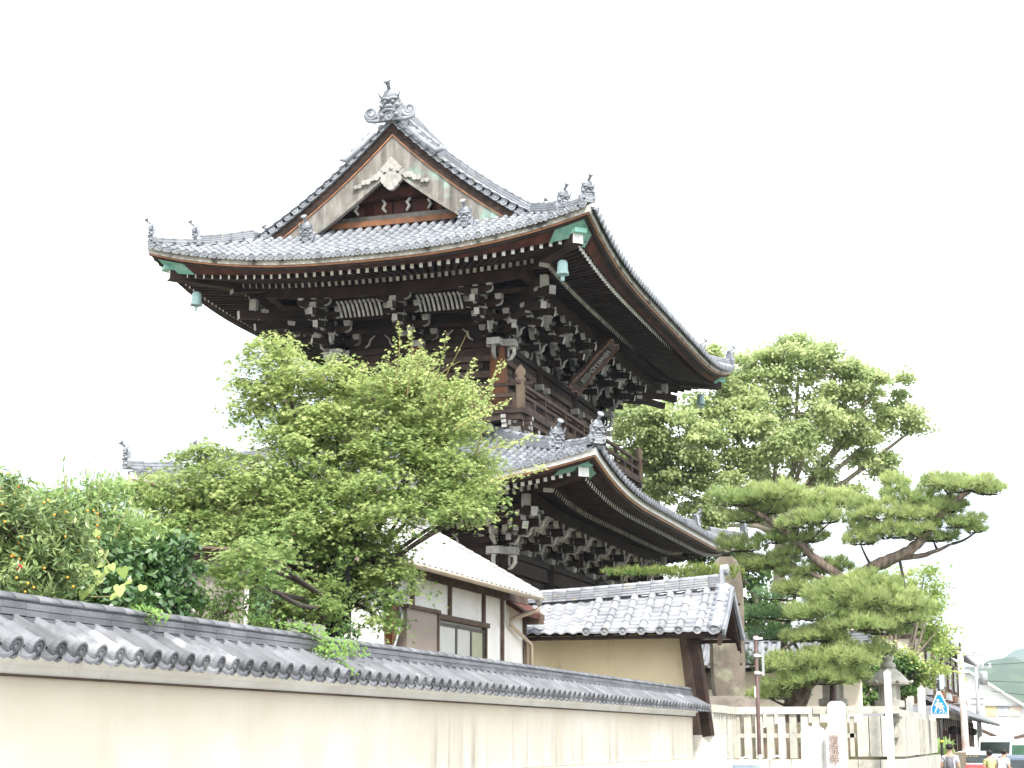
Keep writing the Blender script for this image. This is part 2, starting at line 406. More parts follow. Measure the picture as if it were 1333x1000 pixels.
def ridge(path, w_, h, layers, parent, name='ridge', mt=None, capr=None):
    """stacked flat ridge tiles under a round cap, swept along a path"""
    b = MB(); path = [V(p) for p in path]; k = len(path)
    lats = []
    for i in range(k):
        d = path[min(i + 1, k - 1)] - path[max(i - 1, 0)]; lats.append(V((d.y, -d.x, 0)).normalized())
    for q in range(layers):
        z0, z1 = h * q / layers, h * (q + .78) / layers; ww = w_ * (1 - .22 * q / max(1, layers))
        for i in range(k - 1):
            off = random.uniform(-.004, .004); a, c = path[i], path[i + 1]; g = (c - a) * .012
            rows = [[p + l_ * (x + off) + V((0, 0, z)) for x, z in ((-ww / 2, z0), (ww / 2, z0), (ww / 2, z1), (-ww / 2, z1))]
                    for p, l_ in ((a + g, lats[i]), (c - g, lats[i + 1]))]
            b.sweep(rows, 0)
        b.sweep([[p + l_ * x + V((0, 0, z)) for x, z in ((-ww * .38, z1 - .001), (ww * .38, z1 - .001), (ww * .38, h * (q + 1.001) / layers), (-ww * .38, h * (q + 1.001) / layers))] for p, l_ in zip(path, lats)], 0)
    r_ = capr or w_ * .36
    for i in range(k - 1):
        rr = random.random(); rows = []
        for p, l_, e in ((path[i], lats[i], 1.06), (path[i + 1], lats[i + 1], .98)):
            rows.append([p + l_ * (r_ * e * cos(a)) + V((0, 0, h - .01 + r_ * e * sin(a) * .9)) for a in [pi * j / 6 for j in range(7)]])
        b.sweep(rows, 0, True, True, rr)
    return b.build(name, mt or TILE, parent)

# ---- roofs
for T, nm in ((UP, 'upper_roof'), (LO, 'lower_roof')):
    rf = thing(nm, (0, 0, 0), None, None)
    for key in list(rf.keys()): del rf[key]
    rf.parent = gate
    rf.location = (0, 0, 0)
    T.obj = rf
# (roof containers are replaced by a tile mesh parent so that nothing is an empty part)
for T, nm in ((UP, 'upper_roof'), (LO, 'lower_roof')):
    bpy.data.objects.remove(T.obj)
    o = tile_roof(T, gate); o.name = nm; T.obj = o; o['label'] = ('upper' if T is UP else 'lower') + ' tiled roof'
    eaves(T, gate)
    # hip ridges
    for k in range(4):
        zz = lambda t: T.zt(k, T.L(k) - t, t)
        tend = (T.b - T.gy) if T.gy else T.T
        pts = [T.w(k, T.L(k) - t, t, zz(t) + .02) for t in np.linspace(.55, tend + .15, 9)]
        if T is UP:
            x_ = 4.0 if k in (0, 1) else -4.0; y_ = -7.05 if k in (0, 3) else 7.05
            e_ = V((XC + x_, YC + y_, UP.zt(1, 7.05, 2.3) - .05)); pts = pts[:-1]; q0 = pts[-1]
            pts += [q0.lerp(e_, .33), q0.lerp(e_, .66), e_]
        ridge(pts[2:], .28, .25, 4, o, 'hip_ridge')
        lowp = [T.w(k, T.L(k) - t, t, zz(max(t, 0)) + .02) for t in ((-.12 if T is LO else .0), .25, .5, .75, 1.0)]
        ridge(lowp, .26, .16, 2, o, 'hip_ridge')
        d = (pts[0] - pts[1]); d.z = 0
        ornament('ridge_ornament', pts[2] + d.normalized() * .05 + V((0, 0, -.02)), d, .52, o, True, False)
        ornament('ridge_ornament', lowp[0] - d.normalized() * .1 + V((0, 0, .03)), d, .50, o, True, False)

# main ridge and descending ridges of the upper roof
UR = UP.obj
zr = UP.zt(1, 0, UP.a)
sor = lambda y: .10 * (abs(y - YC) / 8) ** 2
ridge([V((XC, y, zr - .12 + sor(y))) for y in np.linspace(YC - 7.95, YC + 7.95, 40)], .46, .66, 7, UR, 'main_ridge')
for sg in (-1, 1):
    y = YC + sg * 8.0
    ornament('ridge_ornament', (XC, y + sg * .10, zr - .05), (0, sg, 0), .80, UR)
    # side fins (carved cloud shapes beside the end tile)
    for sx in (-1, 1):
        b = MB()
        for q in range(5):
            d_ = .62 + q * .17; z_ = UP.zt(1, 0, UP.a - d_) + .20 + (.08 if q % 2 else .01)
            b.lathe([(.02, -.05), (.12 - .01 * q, -.04), (.14 - .012 * q, 0), (.11 - .01 * q, .04), (.02, .05)], (XC + sx * d_, y + sg * .02, z_), 8, 0, True, (0, 1, 0))
        b.tube([(XC + sx * .5, y, zr - .28), (XC + sx * .95, y, zr - .72), (XC + sx * 1.35, y, zr - 1.05), (XC + sx * 1.5, y, zr - 1.0), (XC + sx * 1.48, y, zr - .9)], [.09, .1, .1, .08, .04], 7)
        b.build('ridge_fin', TILE, UR)
    for sx in (-1, 1):
        k = 1 if sx > 0 else 3; uu = (y - sg * .85 - YC) * (1 if k == 1 else -1)
        pts = [UP.w(k, uu, t, UP.zt(k, uu, t) + .02) for t in np.linspace(2.3, UP.a - .25, 18)]
        ridge(pts, .34, .42, 5, UR, 'descending_ridge')
        ornament('ridge_ornament', pts[0] + V((sx * .08, 0, -.04)), (sx, 0, 0), .5, UR, True, False)
        # verge: short round tiles pointing outwards, with discs
        b = MB(); uv = (y - YC) * (1 if k == 1 else -1)
        tlist = list(np.arange(UP.b - UP.gy + .1, UP.a - .05, .235))
        for t in tlist:
            s_ = .62
            z0 = UP.zt(k, uv, t) - UP.upf(UP.b - abs(uv), t) + .07
            p0 = UP.w(k, uv, t, z0); p1 = p0 + V((0, -sg * .42, .03)); p0 = p0 + V((0, sg * .06, 0))
            rr = random.random()
            b.tube([p0, p1], [.095, .085], 9, 0, False, True, rr)
            tile_disc(b, p0 + V((0, sg * .01, 0)), V((0, sg, 0)), .108)
        for t in np.arange(UP.b - UP.gy, UP.a, .235):
            z0 = UP.zt(k, uv, t) - UP.upf(UP.b - abs(uv), t)
            p0 = UP.w(k, uv, t, z0 - .02); t2 = min(t + .235, UP.a); q0 = UP.w(k, uv, t2, UP.zt(k, uv, t2) - UP.upf(UP.b - abs(uv), t2) - .02)
            b.sweep([[p + V((0, sg * x, z)) for x, z in ((.02, -.03), (.02, .05), (-.5, .05), (-.5, -.03))] for p in (p0, q0)], 0)
        b.build('verge_tiles', TILE, UR)
        # dark under-verge, copper edge and barge board, all following the slope
        def zc(t): return UP.zt(k, uv, t) - UP.upf(UP.b - abs(uv), t)
        def strip(zlo, zhi, y0, y1, t0=2.35, t1=UP.a, n_=24):
            rows = []
            for t in np.linspace(t0, t1, n_):
                z = zc(t)
                sl = UP.lin + UP.c * UP.p * t ** (UP.p - 1); e = sqrt(1 + sl * sl)
                lo = zlo(t) if callable(zlo) else zlo; hi = zhi(t) if callable(zhi) else zhi
                x = UP.w(k, uv, t, 0).x
                rows.append([V((x, yy, z + dz * e)) for yy, dz in ((y + sg * y0, lo), (y + sg * y0, hi), (y + sg * y1, hi), (y + sg * y1, lo))])
            return rows
        b = MB(); b.sweep(strip(-.26, -.03, -.04, -.5)); b.build('verge_board', WOOD, gate)
        b = MB(); b.sweep(strip(-.30, -.26, -.06, -.5)); b.build('copper_edge', COPPER, gate)
        b = MB(); b.sweep(strip(lambda t: -.68 - .30 * max(0, (t - 2.3) / 4), -.30, -.10, -.20)); 
        b.sweep(strip(lambda t: -.74 - .30 * max(0, (t - 2.3) / 4), lambda t: -.66 - .30 * max(0, (t - 2.3) / 4), -.07, -.22))
        b.build('barge_board', WOODG, gate)
    # small ornaments on the skirt roof beside the gable
    yb = YC + sg * 7.15
    for sx in (-1, 1):
        p = V((XC + sx * 2.35, YC + sg * 8.35, UP.zt(0, 2.35, 1.8) + .02))
        ridge([p + V((0, -sg * q, .45 * q)) for q in (0, .25, .5, .75)], .26, .18, 2, UR, 'short_ridge')
        ornament('ridge_ornament', p + V((0, sg * .05, 0)), (0, sg, 0), .5, UR, True, False)
    # carved pendant
    g = MB(); yy = YC + sg * 7.94; zp = zr - 1.42
    def blob(pts_, dz, dep): g.prism([(x * .78, z * .78) for x, z in pts_], (XC, yy + sg * dep * .5, zp + dz), (1, 0, 0), (0, 0, 1), (0, -sg * dep, 0))
    blob([(0, .45), (.42, .02), (.30, -.12), (.12, -.1), (-.12, -.1), (-.30, -.12), (-.42, .02)], 0, .12)
    circ = lambda cx, cz, r_, n_=14: [(cx + r_ * cos(2 * pi * i / n_), cz + r_ * sin(2 * pi * i / n_)) for i in range(n_)]
    for i_, (cx, cz, r_) in enumerate(((-.22, -.38, .19), (.22, -.38, .19), (0, -.60, .2), (0, -.25, .22), (-.16, -.56, .13), (.16, -.56, .13))):
        blob(circ(cx, cz, r_), 0, .11 + .004 * i_)
    g.lathe([(.09, 0), (.07, .05), (.02, .08)], (XC, yy + sg * .02, zp + .0), 6, 0, False, (0, sg, 0))
    for sx in (-1, 1):
        for i_ in range(7):
            f_ = i_ / 6
            blob(circ(sx * (.42 + f_ * .95), -.14 - f_ * .42 - (.05 if i_ % 2 else 0), .13 - .05 * f_, 9), 0, .075 + .003 * i_)
    g.build('gable_pendant', GREYW, gate)
    # gable wall with beams and struts
    gy = YC + sg * 6.95
    wall = MB()
    prof = [(UP.w(1, 0, t, 0).x - XC, UP.zt(1, 0, t) - .35) for t in np.linspace(2.3, UP.a, 12)]
    poly = [(-x, z) for x, z in prof] + [(x, z) for x, z in reversed(prof[:-1])]
    wall.prism(poly + [(prof[0][0], 15.4), (-prof[0][0], 15.4)], (XC, gy, 0), (1, 0, 0), (0, 0, 1), (0, -sg * .1, 0))
    wall.build('gable_wall', WOODR, gate)
    bm = MB()
    zb = 16.34
    bm.box(XC - 3.1, XC + 3.1, min(gy, gy + sg * .35), max(gy, gy + sg * .35), zb, zb + .2, 1)
    bm.box(XC - 3.2, XC + 3.2, min(gy, gy + sg * .55), max(gy, gy + sg * .55), zb - .16, zb - .001)
    bm.build('gable_sill', [WOODO, WOODG], gate)
    bm = MB()
    pts = [V((XC + x, gy + sg * .25, 17.18 - .1 * (x / 2) ** 2 * 2)) for x in np.linspace(-1.7, 1.7, 9)]
    bm.sweep([[p + V((0, a_, b_)) for a_, b_ in ((-.14, -.14), (.14, -.14), (.14, .14), (-.14, .14))] for p in pts])
    for x in (-1.9, -1.2, 1.2, 1.9): bm.box(XC + x - .09, XC + x + .09, gy + min(0, sg * .3), gy + max(0, sg * .3), zb + .21, 17.05 - abs(x) * .2)
    for x in (-.55, .0, .55): bm.box(XC + x - .3, XC + x + .3, gy + min(0, sg * .16), gy + max(0, sg * .16), zb + .21, zb + .62)
    bm.build('gable_beam', WOODR, gate)
    for x in (-2.15, -1.35, -.5, .35, 1.0, 1.75):
        sx = 1 if x < 0 else -1
        wm = MB(); wm.tube([(XC + x, gy + sg * .4, zb + .62), (XC + x + .1 * sx, gy + sg * .42, zb + .5), (XC + x + .02 * sx, gy + sg * .42, zb + .38), (XC + x + .12 * sx, gy + sg * .4, zb + .25)], [.035, .05, .05, .035], 6)
        wm.build('white_scroll', WHITEP, gate)
    dk = MB(); dk.box(XC - 2.6, XC + 2.6, gy - .02 if sg < 0 else gy, gy if sg < 0 else gy + .02, 15.3, 15.9); dk.build('gable_foot', WOOD, gate)

# ---- bracket sets
def masu(b, c, o, l, s_=.20, h=.17, m=0, mw=1):
    c = V(c); z = V((0, 0, 1))
    lo = .72
    pts = []
    for k_, e in ((-1, lo), (0, 1), (1, 1)):
        zz = {-1: -h / 2, 0: -h * .02, 1: h / 2}[k_]
        for i, j in ((-1, -1), (1, -1), (1, 1), (-1, 1)): pts.append(c + o * (s_ / 2 * e * i) + l * (s_ / 2 * e * j) + z * zz)
    a = b.pts(pts); r_ = random.random()
    for lv in (0, 4):
        for q in range(4):
            q2 = (q + 1) % 4
            b.face((a + lv + q, a + lv + q2, a + lv + 4 + q2, a + lv + 4 + q), mw if q in (1, 3, 2, 0) and q != 3 else m, False, r_)
    b.face((a, a + 3, a + 2, a + 1), m, False, r_); b.face((a + 8, a + 9, a + 10, a + 11), m, False, r_)
def arm(b, c, d, half, o, w_=.15, h=.19, m=0, mw=1):
    """curved bracket arm along d with white curved ends"""
    c, d, o = V(c), V(d), V(o); z = V((0, 0, 1))
    prof = [(-half, h / 2), (-half, 0), (-half + .06, -h * .32), (-half + .18, -h / 2), (half - .18, -h / 2), (half - .06, -h * .32), (half, 0), (half, h / 2)]
    a = b.pts([c + d * x + z * y - o * (w_ / 2) for x, y in prof]); e = b.pts([c + d * x + z * y + o * (w_ / 2) for x, y in prof])
    n = len(prof); r_ = random.random()
    b.face(tuple(a + i for i in range(n)), m, False, r_); b.face(tuple(e + i for i in range(n))[::-1], m, False, r_)
    for i in range(n):
        j = (i + 1) % n; b.face((a + i, e + i, e + j, a + j), mw if i in (0, 1, 2, 4, 5, 6) and i != 3 else m, False, r_)
def bracket(b, p, o, l, steps=3, st=.5, dz=.30, corner=False, tails=True):
    """p on the wall plane at cap level; o outward, l lateral"""
    p, o, l = V(p), V(o), V(l); z = V((0, 0, 1))
    masu(b, p + z * .10, o, l, .34, .22)
    for i in range(1, steps + 1):
        zc = .18 + dz * (i - .5)
        # outward arm
        b.bar(p + z * zc - o * .1, p + o * (st * i + .10) + z * zc, .17, .19, 0, 1)
        arm(b, p + o * (st * (i - 1)) + z * (zc + .005), l, .56, o)
        for x in (-.46, 0, .46): masu(b, p + o * (st * (i - 1)) + l * x + z * (zc + .155), o, l)
        masu(b, p + o * (st * i) + z * (zc + .155), o, l, .19, .15)
    arm(b, p + o * (st * steps) + z * (.18 + dz * (steps + .35)), l, .5, o)
    for x in (-.4, 0, .4): masu(b, p + o * (st * steps) + l * x + z * (.18 + dz * (steps + .35) + .14), o, l, .15, .12)
    for i in (1, 2, 3):         # curled noses with painted edges
        q0 = p + o * (st * i + .08) + z * (.18 + dz * (i - .5) - .02)
        b.tube([q0 - o * .14 - z * .10, q0 + o * .02 - z * .13, q0 + o * .10 - z * .06, q0 + o * .13 + z * .06, q0 + o * .24 + z * .12], [.03, .045, .05, .04, .02], 6, 1)
    if tails:
        for q, (a0, a1, z0, z1) in enumerate(((.3, st * steps + .28, 1.05, .74), (.2, st * steps - .1, .76, .46))):
            b.bar(p + o * a0 + z * z0, p + o * a1 + z * z1, .15, .19, 0, 1)
def diag_bracket(b, p, o1, o2, steps=3, st=.5, dz=.30):
    d = (o1 + o2).normalized(); l = (o1 - o2).normalized(); z = V((0, 0, 1))
    for i in range(1, steps + 1):
        zc = .18 + dz * (i - .5); b.bar(p + z * zc, p + d * (st * i * 1.41 + .14) + z * zc, .16, .15, 0, 1)
        masu(b, p + d * (st * i * 1.41) + z * (zc + .15), d, l, .22, .15)
    b.bar(p + d * .4 + z * 1.1, p + d * (st * steps * 1.41 + .75) + z * .80, .2, .24, 0, 1)
    b.bar(p + d * .4 + z * .85, p + d * (st * steps * 1.41 + .25) + z * .5, .18, .2, 0, 1)
    # upright figure block under the corner
    b.bar(p + d * (st * steps * 1.41 + .3) + z * .95, p + d * (st * steps * 1.41 + .3) + z * 1.3, .2, .2, 1, 1)
z_ = V((0, 0, 1))
for T in (UP, LO):
    hx, hy, cap = T.hx, T.hy, T.cap
    steps = 3; stx = (T.a - hx - 2.5) / 3; sty = (T.b - hy - 2.5) / 3
    dz = (T.zE - .28 - cap - .2) / 3.6
    for k in range(4):
        o, l = T.out(k), T.lat(k); W = hy if k in (0, 2) else hx; Ln = hx if k in (0, 2) else hy
        st = sty if k in (0, 2) else stx
        nb = 2 if k in (0, 2) else (5 if T is UP else 6)
        if k in (2, 3) and T is LO: continue
        for i in range(nb + 1):
            u = -Ln + 2 * Ln * i / nb
            p = V((XC, YC, cap)) + o * W + l * u
            b = MB(); bracket(b, p, o, l, steps, st, dz, tails=(T is UP))
            if i == nb:
                o2 = T.out((k + 1) % 4); diag_bracket(b, p, o, o2, steps, (stx + sty) / 2, dz)
            b.build('bracket_set', [WOOD, WHITEP], gate)
            if i < nb:          # carved strut and cove ribs between sets
                um = u + Ln / nb; pm = V((XC, YC, cap)) + o * (W + st * 2.15) + l * um
                span = 2 * Ln / nb
                c = MB()
                nr = max(4, int((span - 1.0) / .13)) if k in (0, 2) else 5
                for q in range(nr):
                    x = (q - (nr - 1) / 2) * .135
                    zt_ = dz * 2.6
                    pts = [pm + l * x + z_ * (zt_ + .05) - o * .05, pm + l * x + z_ * (zt_ + .2) + o * .05, pm + l * x + z_ * (zt_ + .38) + o * .22, pm + l * x + z_ * (zt_ + .42) + o * .36]
                    for a_, b_ in zip(pts[:-1], pts[1:]): c.bar(a_, b_, .06, .05, 0, 0, up=tuple(o))
                c.build('cove_ribs', WHITEP, gate)
                if span > 1.4:
                    for x in (-.45, .45):
                        c = MB()
                        sx = 1 if x < 0 else -1
                        pp = V((XC, YC, cap)) + o * (W + .06) + l * (um + x)
                        c.tube([pp + z_ * .12, pp + z_ * .2 + l * .12 * sx, pp + z_ * .34 + l * .16 * sx, pp + z_ * .46 + l * .3 * sx], [.03, .03, .025, .02], 6)
                        c.build('white_scroll', WHITEP, gate)
        # horizontal tie beams in the bracket zone
        c = MB()
        for q in range(4):
            off = st * q; zz = .18 + dz * (q + .5) + .30
            half = Ln + (off if q < 3 else st * 2.2)
            c.bar(V((XC, YC, cap + zz)) + o * (W + off - .002 * q) - l * half, V((XC, YC, cap + zz)) + o * (W + off - .002 * q) + l * half, .12, .13, 0)
        c.build('tie_beam', WOOD, gate)
    # big cap plate and corner nosings
    c = MB()
    for k in range(4):
        o, l = T.out(k), T.lat(k); W = hy if k in (0, 2) else hx; Ln = hx if k in (0, 2) else hy
        zo = .001 * (k % 2)
        c.bar(V((XC, YC, cap - .05 - zo)) + o * W - l * (Ln + .42), V((XC, YC, cap - .05 - zo)) + o * W + l * (Ln + .42), .34, .16, 0, 1)
        c.bar(V((XC, YC, cap - .30 - zo)) + o * W - l * (Ln + .30), V((XC, YC, cap - .30 - zo)) + o * W + l * (Ln + .30), .18, .30, 0, 1)
        c.bar(V((XC, YC, cap - .05 - zo)) + o * W + l * (Ln - .3), V((XC, YC, cap - .05 - zo)) + o * W + l * (Ln + .52), .37, .19, 1, 1)
        c.bar(V((XC, YC, cap - .05 - zo)) + o * W - l * (Ln - .3), V((XC, YC, cap - .05 - zo)) + o * W - l * (Ln + .52), .37, .19, 1, 1)
        pe = V((XC, YC, cap - .32)) + o * W + l * (Ln + .30)
        for sg in (-1, 1):
            pe = V((XC, YC, cap - .15)) + o * W + l * sg * (Ln + .32)
            c.tube([pe, pe + l * sg * .14 - z_ * .05, pe + l * sg * .14 - z_ * .2, pe + l * sg * .05 - z_ * .34, pe - l * sg * .06 - z_ * .38], [.06, .065, .06, .05, .03], 7, 1)
    c.build('head_beam', [WOOD, WHITEP], gate)

# ---- walls and columns
def body(T, z0, z1):
    hx, hy = T.hx, T.hy
    c = MB(); c.box(XC - hx + .08, XC + hx - .08, YC - hy + .08, YC + hy - .08, z0, T.zE + 1.0); c.build('wall_panel', WOOD, gate)
    xs = [-hx, 0, hx]; ys = [-hy, -hy * .36, hy * .36, hy]
    for x in xs:
        for y in ys:
            if abs(x) < hx and abs(y) < hy: continue
            q = MB(); q.lathe([(.25, z0), (.26, z0 + (z1 - z0) * .5), (.23, z1)], (XC + x, YC + y, 0), 16, 0)
            q.build('column', WOODO if (T is UP and y == -hy) else WOOD, gate)
    b = MB()
    for k in range(4):
        o, l = T.out(k), T.lat(k); W = hy if k in (0, 2) else hx; Ln = hx if k in (0, 2) else hy
        for zz, h in ((z0 + .12, .22), (z0 + (z1 - z0) * .62, .18), (z1 - .45, .16)):
            b.bar(V((XC, YC, zz)) + o * (W + .01) - l * (Ln - .2), V((XC, YC, zz)) + o * (W + .01) + l * (Ln - .2), .2, h, 0)
        n = 4 if k in (0, 2) else 10
        for i in range(n):
            u0 = -Ln + .35 + (2 * Ln - .7) * i / n; u1 = u0 + (2 * Ln - .7) / n - .12
            for zz0, zz1 in ((z0 + .3, z0 + (z1 - z0) * .52), (z0 + (z1 - z0) * .7, z1 - .56)):
                if zz1 - zz0 < .12: continue
                pc = V((XC, YC, (zz0 + zz1) / 2)) + o * (W - .05) + l * ((u0 + u1) / 2)
                b.frame_box(pc, l * ((u1 - u0) / 2), o * .06, z_ * ((zz1 - zz0) / 2), 0)
    b.build('wall_frame', WOODB if T is UP else WOOD, gate)
    if T is UP:
        for y in (-hy * .36, hy * .36, hy):
            for dy in (-.32, .32):
                q = MB(); q.box(XC + hx + .1, XC + hx + .36, YC + y + dy - .07, YC + y + dy + .07, z1 - .75, z1 - .58); 
                q.build('beam_end', WHITEP, gate)
        for (x, y) in ((hx + .22, -hy - .32), ):
            pass
body(UP, 10.6, 13.0); body(LO, .3, 6.95)
b = MB()
for x in (-LO.hx, 0, LO.hx):
    for y in (-LO.hy, -LO.hy * .36, LO.hy * .36, LO.hy): b.lathe([(.42, 0), (.42, .2), (.32, .3)], (XC + x, YC + y, 0), 14)
b.build('column_base', PLW, gate)

# ---- balcony
BX, BY = 3.6, 7.1
b = MB()
b.box(XC - 3.0, XC + 3.0, YC - 6.5, YC + 6.5, 9.9, 10.45); b.build('balcony_base', WOODB, gate)
b = MB(); b.box(XC - 3.05, XC + 3.05, YC - 6.55, YC + 6.55, 9.95, 10.12); b.build('base_sheathing', GREEN, gate)
b = MB()
b.box(XC - BX, XC + BX, YC - BY, YC + BY, 10.66, 10.78); b.box(XC - BX + .12, XC + BX - .12, YC - BY + .12, YC + BY - .12, 10.5, 10.655)
b.build('balcony_floor', WOODB, gate)
for k in range(2):
    o, l = UP.out(k), UP.lat(k); W = BY if k in (0, 2) else BX; Ln = BX if k in (0, 2) else BY
    n = 9 if k in (0, 2) else 19
    for i in range(n):
        u = -Ln + .5 + (2 * Ln - 1.0) * i / (n - 1); pp = V((XC, YC, 10.42)) + o * (W - .42) + l * u
        b = MB(); b.bar(pp - o * .25, pp + o * .28, .2, .14, 0, 1)
        masu(b, pp + o * .1 - z_ * .135, o, l, .2, .14); b.build('balcony_joist', [WOODB, WHITEP], gate)
for k in range(4):
    o1, o2 = UP.out(k), UP.out((k + 1) % 4); W1 = BY if k in (0, 2) else BX; W2 = BX if k in (0, 2) else BY
    pp = V((XC, YC, 10.1)) + o1 * (W1 - .55) + o2 * (W2 - .55)
    b = MB(); masu(b, pp + z_ * .12, o1, o2, .5, .2, 1, 1)
    for q in range(3):
        masu(b, pp + z_ * (.28 + q * .12) + (o1 + o2) * .12 * q, o1, o2, .28, .13, 1, 1)
        for oo in (o1, o2):
            b.bar(pp + z_ * (.22 + q * .12), pp + oo * (.55 + .05 * q) + z_ * (.22 + q * .12), .14, .1, 0, 1)
    for oo, ll in ((o1, o2), (o2, o1)):
        for q in range(3):
            c_ = pp - ll * (.55 + .5 * q) + oo * .25 + z_ * .12
            b.tube([c_, c_ + ll * .12 + z_ * .1, c_ + ll * .05 + z_ * .22, c_ - ll * .08 + z_ * .2], [.05, .06, .05, .03], 6, 1)
    b.build('balcony_bracket', [WOODB, WHITEP], gate)
for k in range(4):
    o, l = UP.out(k), UP.lat(k); W = BY if k in (0, 2) else BX; Ln = BX if k in (0, 2) else BY
    b = MB(); c0 = V((XC, YC, 0)) + o * (W - .12)
    for zz, h, e in ((10.87, .12, 0), (11.17, .10, 0), (11.47, .09, .35)):
        b.bar(c0 + z_ * (zz + .001 * (k % 2)) - l * (Ln - .12 + e), c0 + z_ * (zz + .001 * (k % 2)) + l * (Ln - .12 + e), .10, h, 0)
    n = 7 if k in (0, 2) else 13
    for i in range(n + 1):
        u = -Ln + .3 + (2 * Ln - .6) * i / n
        b.bar(c0 + l * u + z_ * 10.78, c0 + l * u + z_ * (11.43 if i % 2 == 0 else 11.12), .11, .11, 0)
    b.build('railing', WOODB, gate)
for sx in (-1, 1):
    for sy in (-1, 1):
        b = MB(); pc = (XC + sx * (BX - .12), YC + sy * (BY - .12), 0)
        b.lathe([(.13, 10.78), (.13, 11.55), (.15, 11.57), (.15, 11.62), (.10, 11.64), (.10, 11.69), (.145, 11.76), (.14, 11.84), (.07, 11.93), (.02, 12.0)], pc, 12)
        b.build('corner_post', mat('pale_post_wood', (.32, .24, .17), (.20, .14, .10), 3, .8, .3, 12, .2) if 'pale_post_wood' not in MATS else MATS['pale_post_wood'], gate)

# ---- bells under the upper corners, hanging things
VERD = mat('pale_verdigris_bronze', (.30, .50, .50), (.44, .60, .60), 9, .55, .2, 30, .1, .5, c3=(.16, .30, .28), sc3=5, lo3=.6, hi3=.7)
def bell(label, k):
    p = spt(UP, k, 1, 1.0, -.36, .5)
    r_ = thing('wind_bell', p, label, 'bell', 'bronze bells under the upper eaves')
    b = MB()
    b.lathe([(.02, -.02), (.07, -.03), (.12, -.07), (.135, -.13), (.14, -.28), (.16, -.36), (.175, -.42), (.15, -.42), (.12, -.3)], p + V((0, 0, -.12)), 16, 0)
    b.build('bell_body', VERD, r_)
    b = MB(); b.tube([p + V((0, 0, .06)), p + V((.02, 0, -.02)), p + V((-.01, 0, -.08)), p + V((0, 0, -.15))], .014, 6); b.build('hook', WOOD, r_)
    b = MB(); b.tube([p + V((0, 0, -.35)), p + V((0, 0, -.60))], .012, 5); b.box(p.x - .05, p.x + .05, p.y - .01, p.y + .01, p.z - .70, p.z - .58); b.build('clapper', VERD, r_)
bell('pale verdigris bell hanging under the right front corner of the upper roof, nearest corner', 0)
bell('pale verdigris bell hanging under the left end of the upper eave', 3)
bell('dark bell hanging under the far right corner of the upper roof before the leafy tree', 1)

# ---- name plaque leaning out under the eave
P0 = V((-13.72, 49.3, 12.65))
pl = thing('name_plaque', P0, 'long carved dark name board with pale characters leaning out below the upper eave', 'name board')
PW, PH = 1.15, 1.95; pu = V((0, 1, 0)); pv = V((.69, 0, .72)).normalized(); pn = pu.cross(pv)
b = MB(); O_ = P0
sh = [(0, 0)]; 
edge = lambda n_, f_: [f_(i / n_) for i in range(n_)]
out_ = [(x, .05 * sin(x * 9)) for x in np.linspace(0, PW, 9)] + [(PW + .07 * sin(y * 6.5), y) for y in np.linspace(.12, PH - .12, 12)] + [(x, PH + .05 * sin(x * 9)) for x in np.linspace(PW, 0, 9)] + [(-.06 * sin(y * 6.5), y) for y in np.linspace(PH - .12, .12, 12)]
b.prism(out_, O_ - pn * .10, pu, pv, pn * .10)
b.build('carved_frame', mat('plaque_wood', (.10, .06, .045), (.055, .035, .03), 6, .7, .3, 20, .2), pl)
b = MB()
for i in range(len(out_)):
    a_, c_ = out_[i], out_[(i + 1) % len(out_)]
    b.tube([O_ + pu * a_[0] + pv * a_[1] + pn * .01, O_ + pu * c_[0] + pv * c_[1] + pn * .01], .028, 5)
b.build('rim', mat('plaque_rim', (.30, .17, .12), (.20, .11, .08), 5, .6, 0, 30, .1), pl)
b = MB(); b.prism([(.28, .22), (PW - .28, .22), (PW - .28, PH - .22), (.28, PH - .22)], O_ + pn * .002, pu, pv, pn * .015); b.build('panel', WOOD, pl)
M4 = Matrix.Translation(-P0) @ Matrix((( pu.x, pv.x, pn.x, 0), (pu.y, pv.y, pn.y, 0), (pu.z, pv.z, pn.z, 0), (0, 0, 0, 1)))
cc = O_ - P0 + pu * (PW / 2) + pv * (PH / 2) + pn * .03
M4 = Matrix.Translation(cc) @ Matrix(((pu.x, pv.x, pn.x, 0), (pu.y, pv.y, pn.y, 0), (pu.z, pv.z, pn.z, 0), (0, 0, 0, 1)))
text_obj('lettering', '\u611b\n\u5b95\n\u5c71', .50, M4, WHITEP, pl, .008)

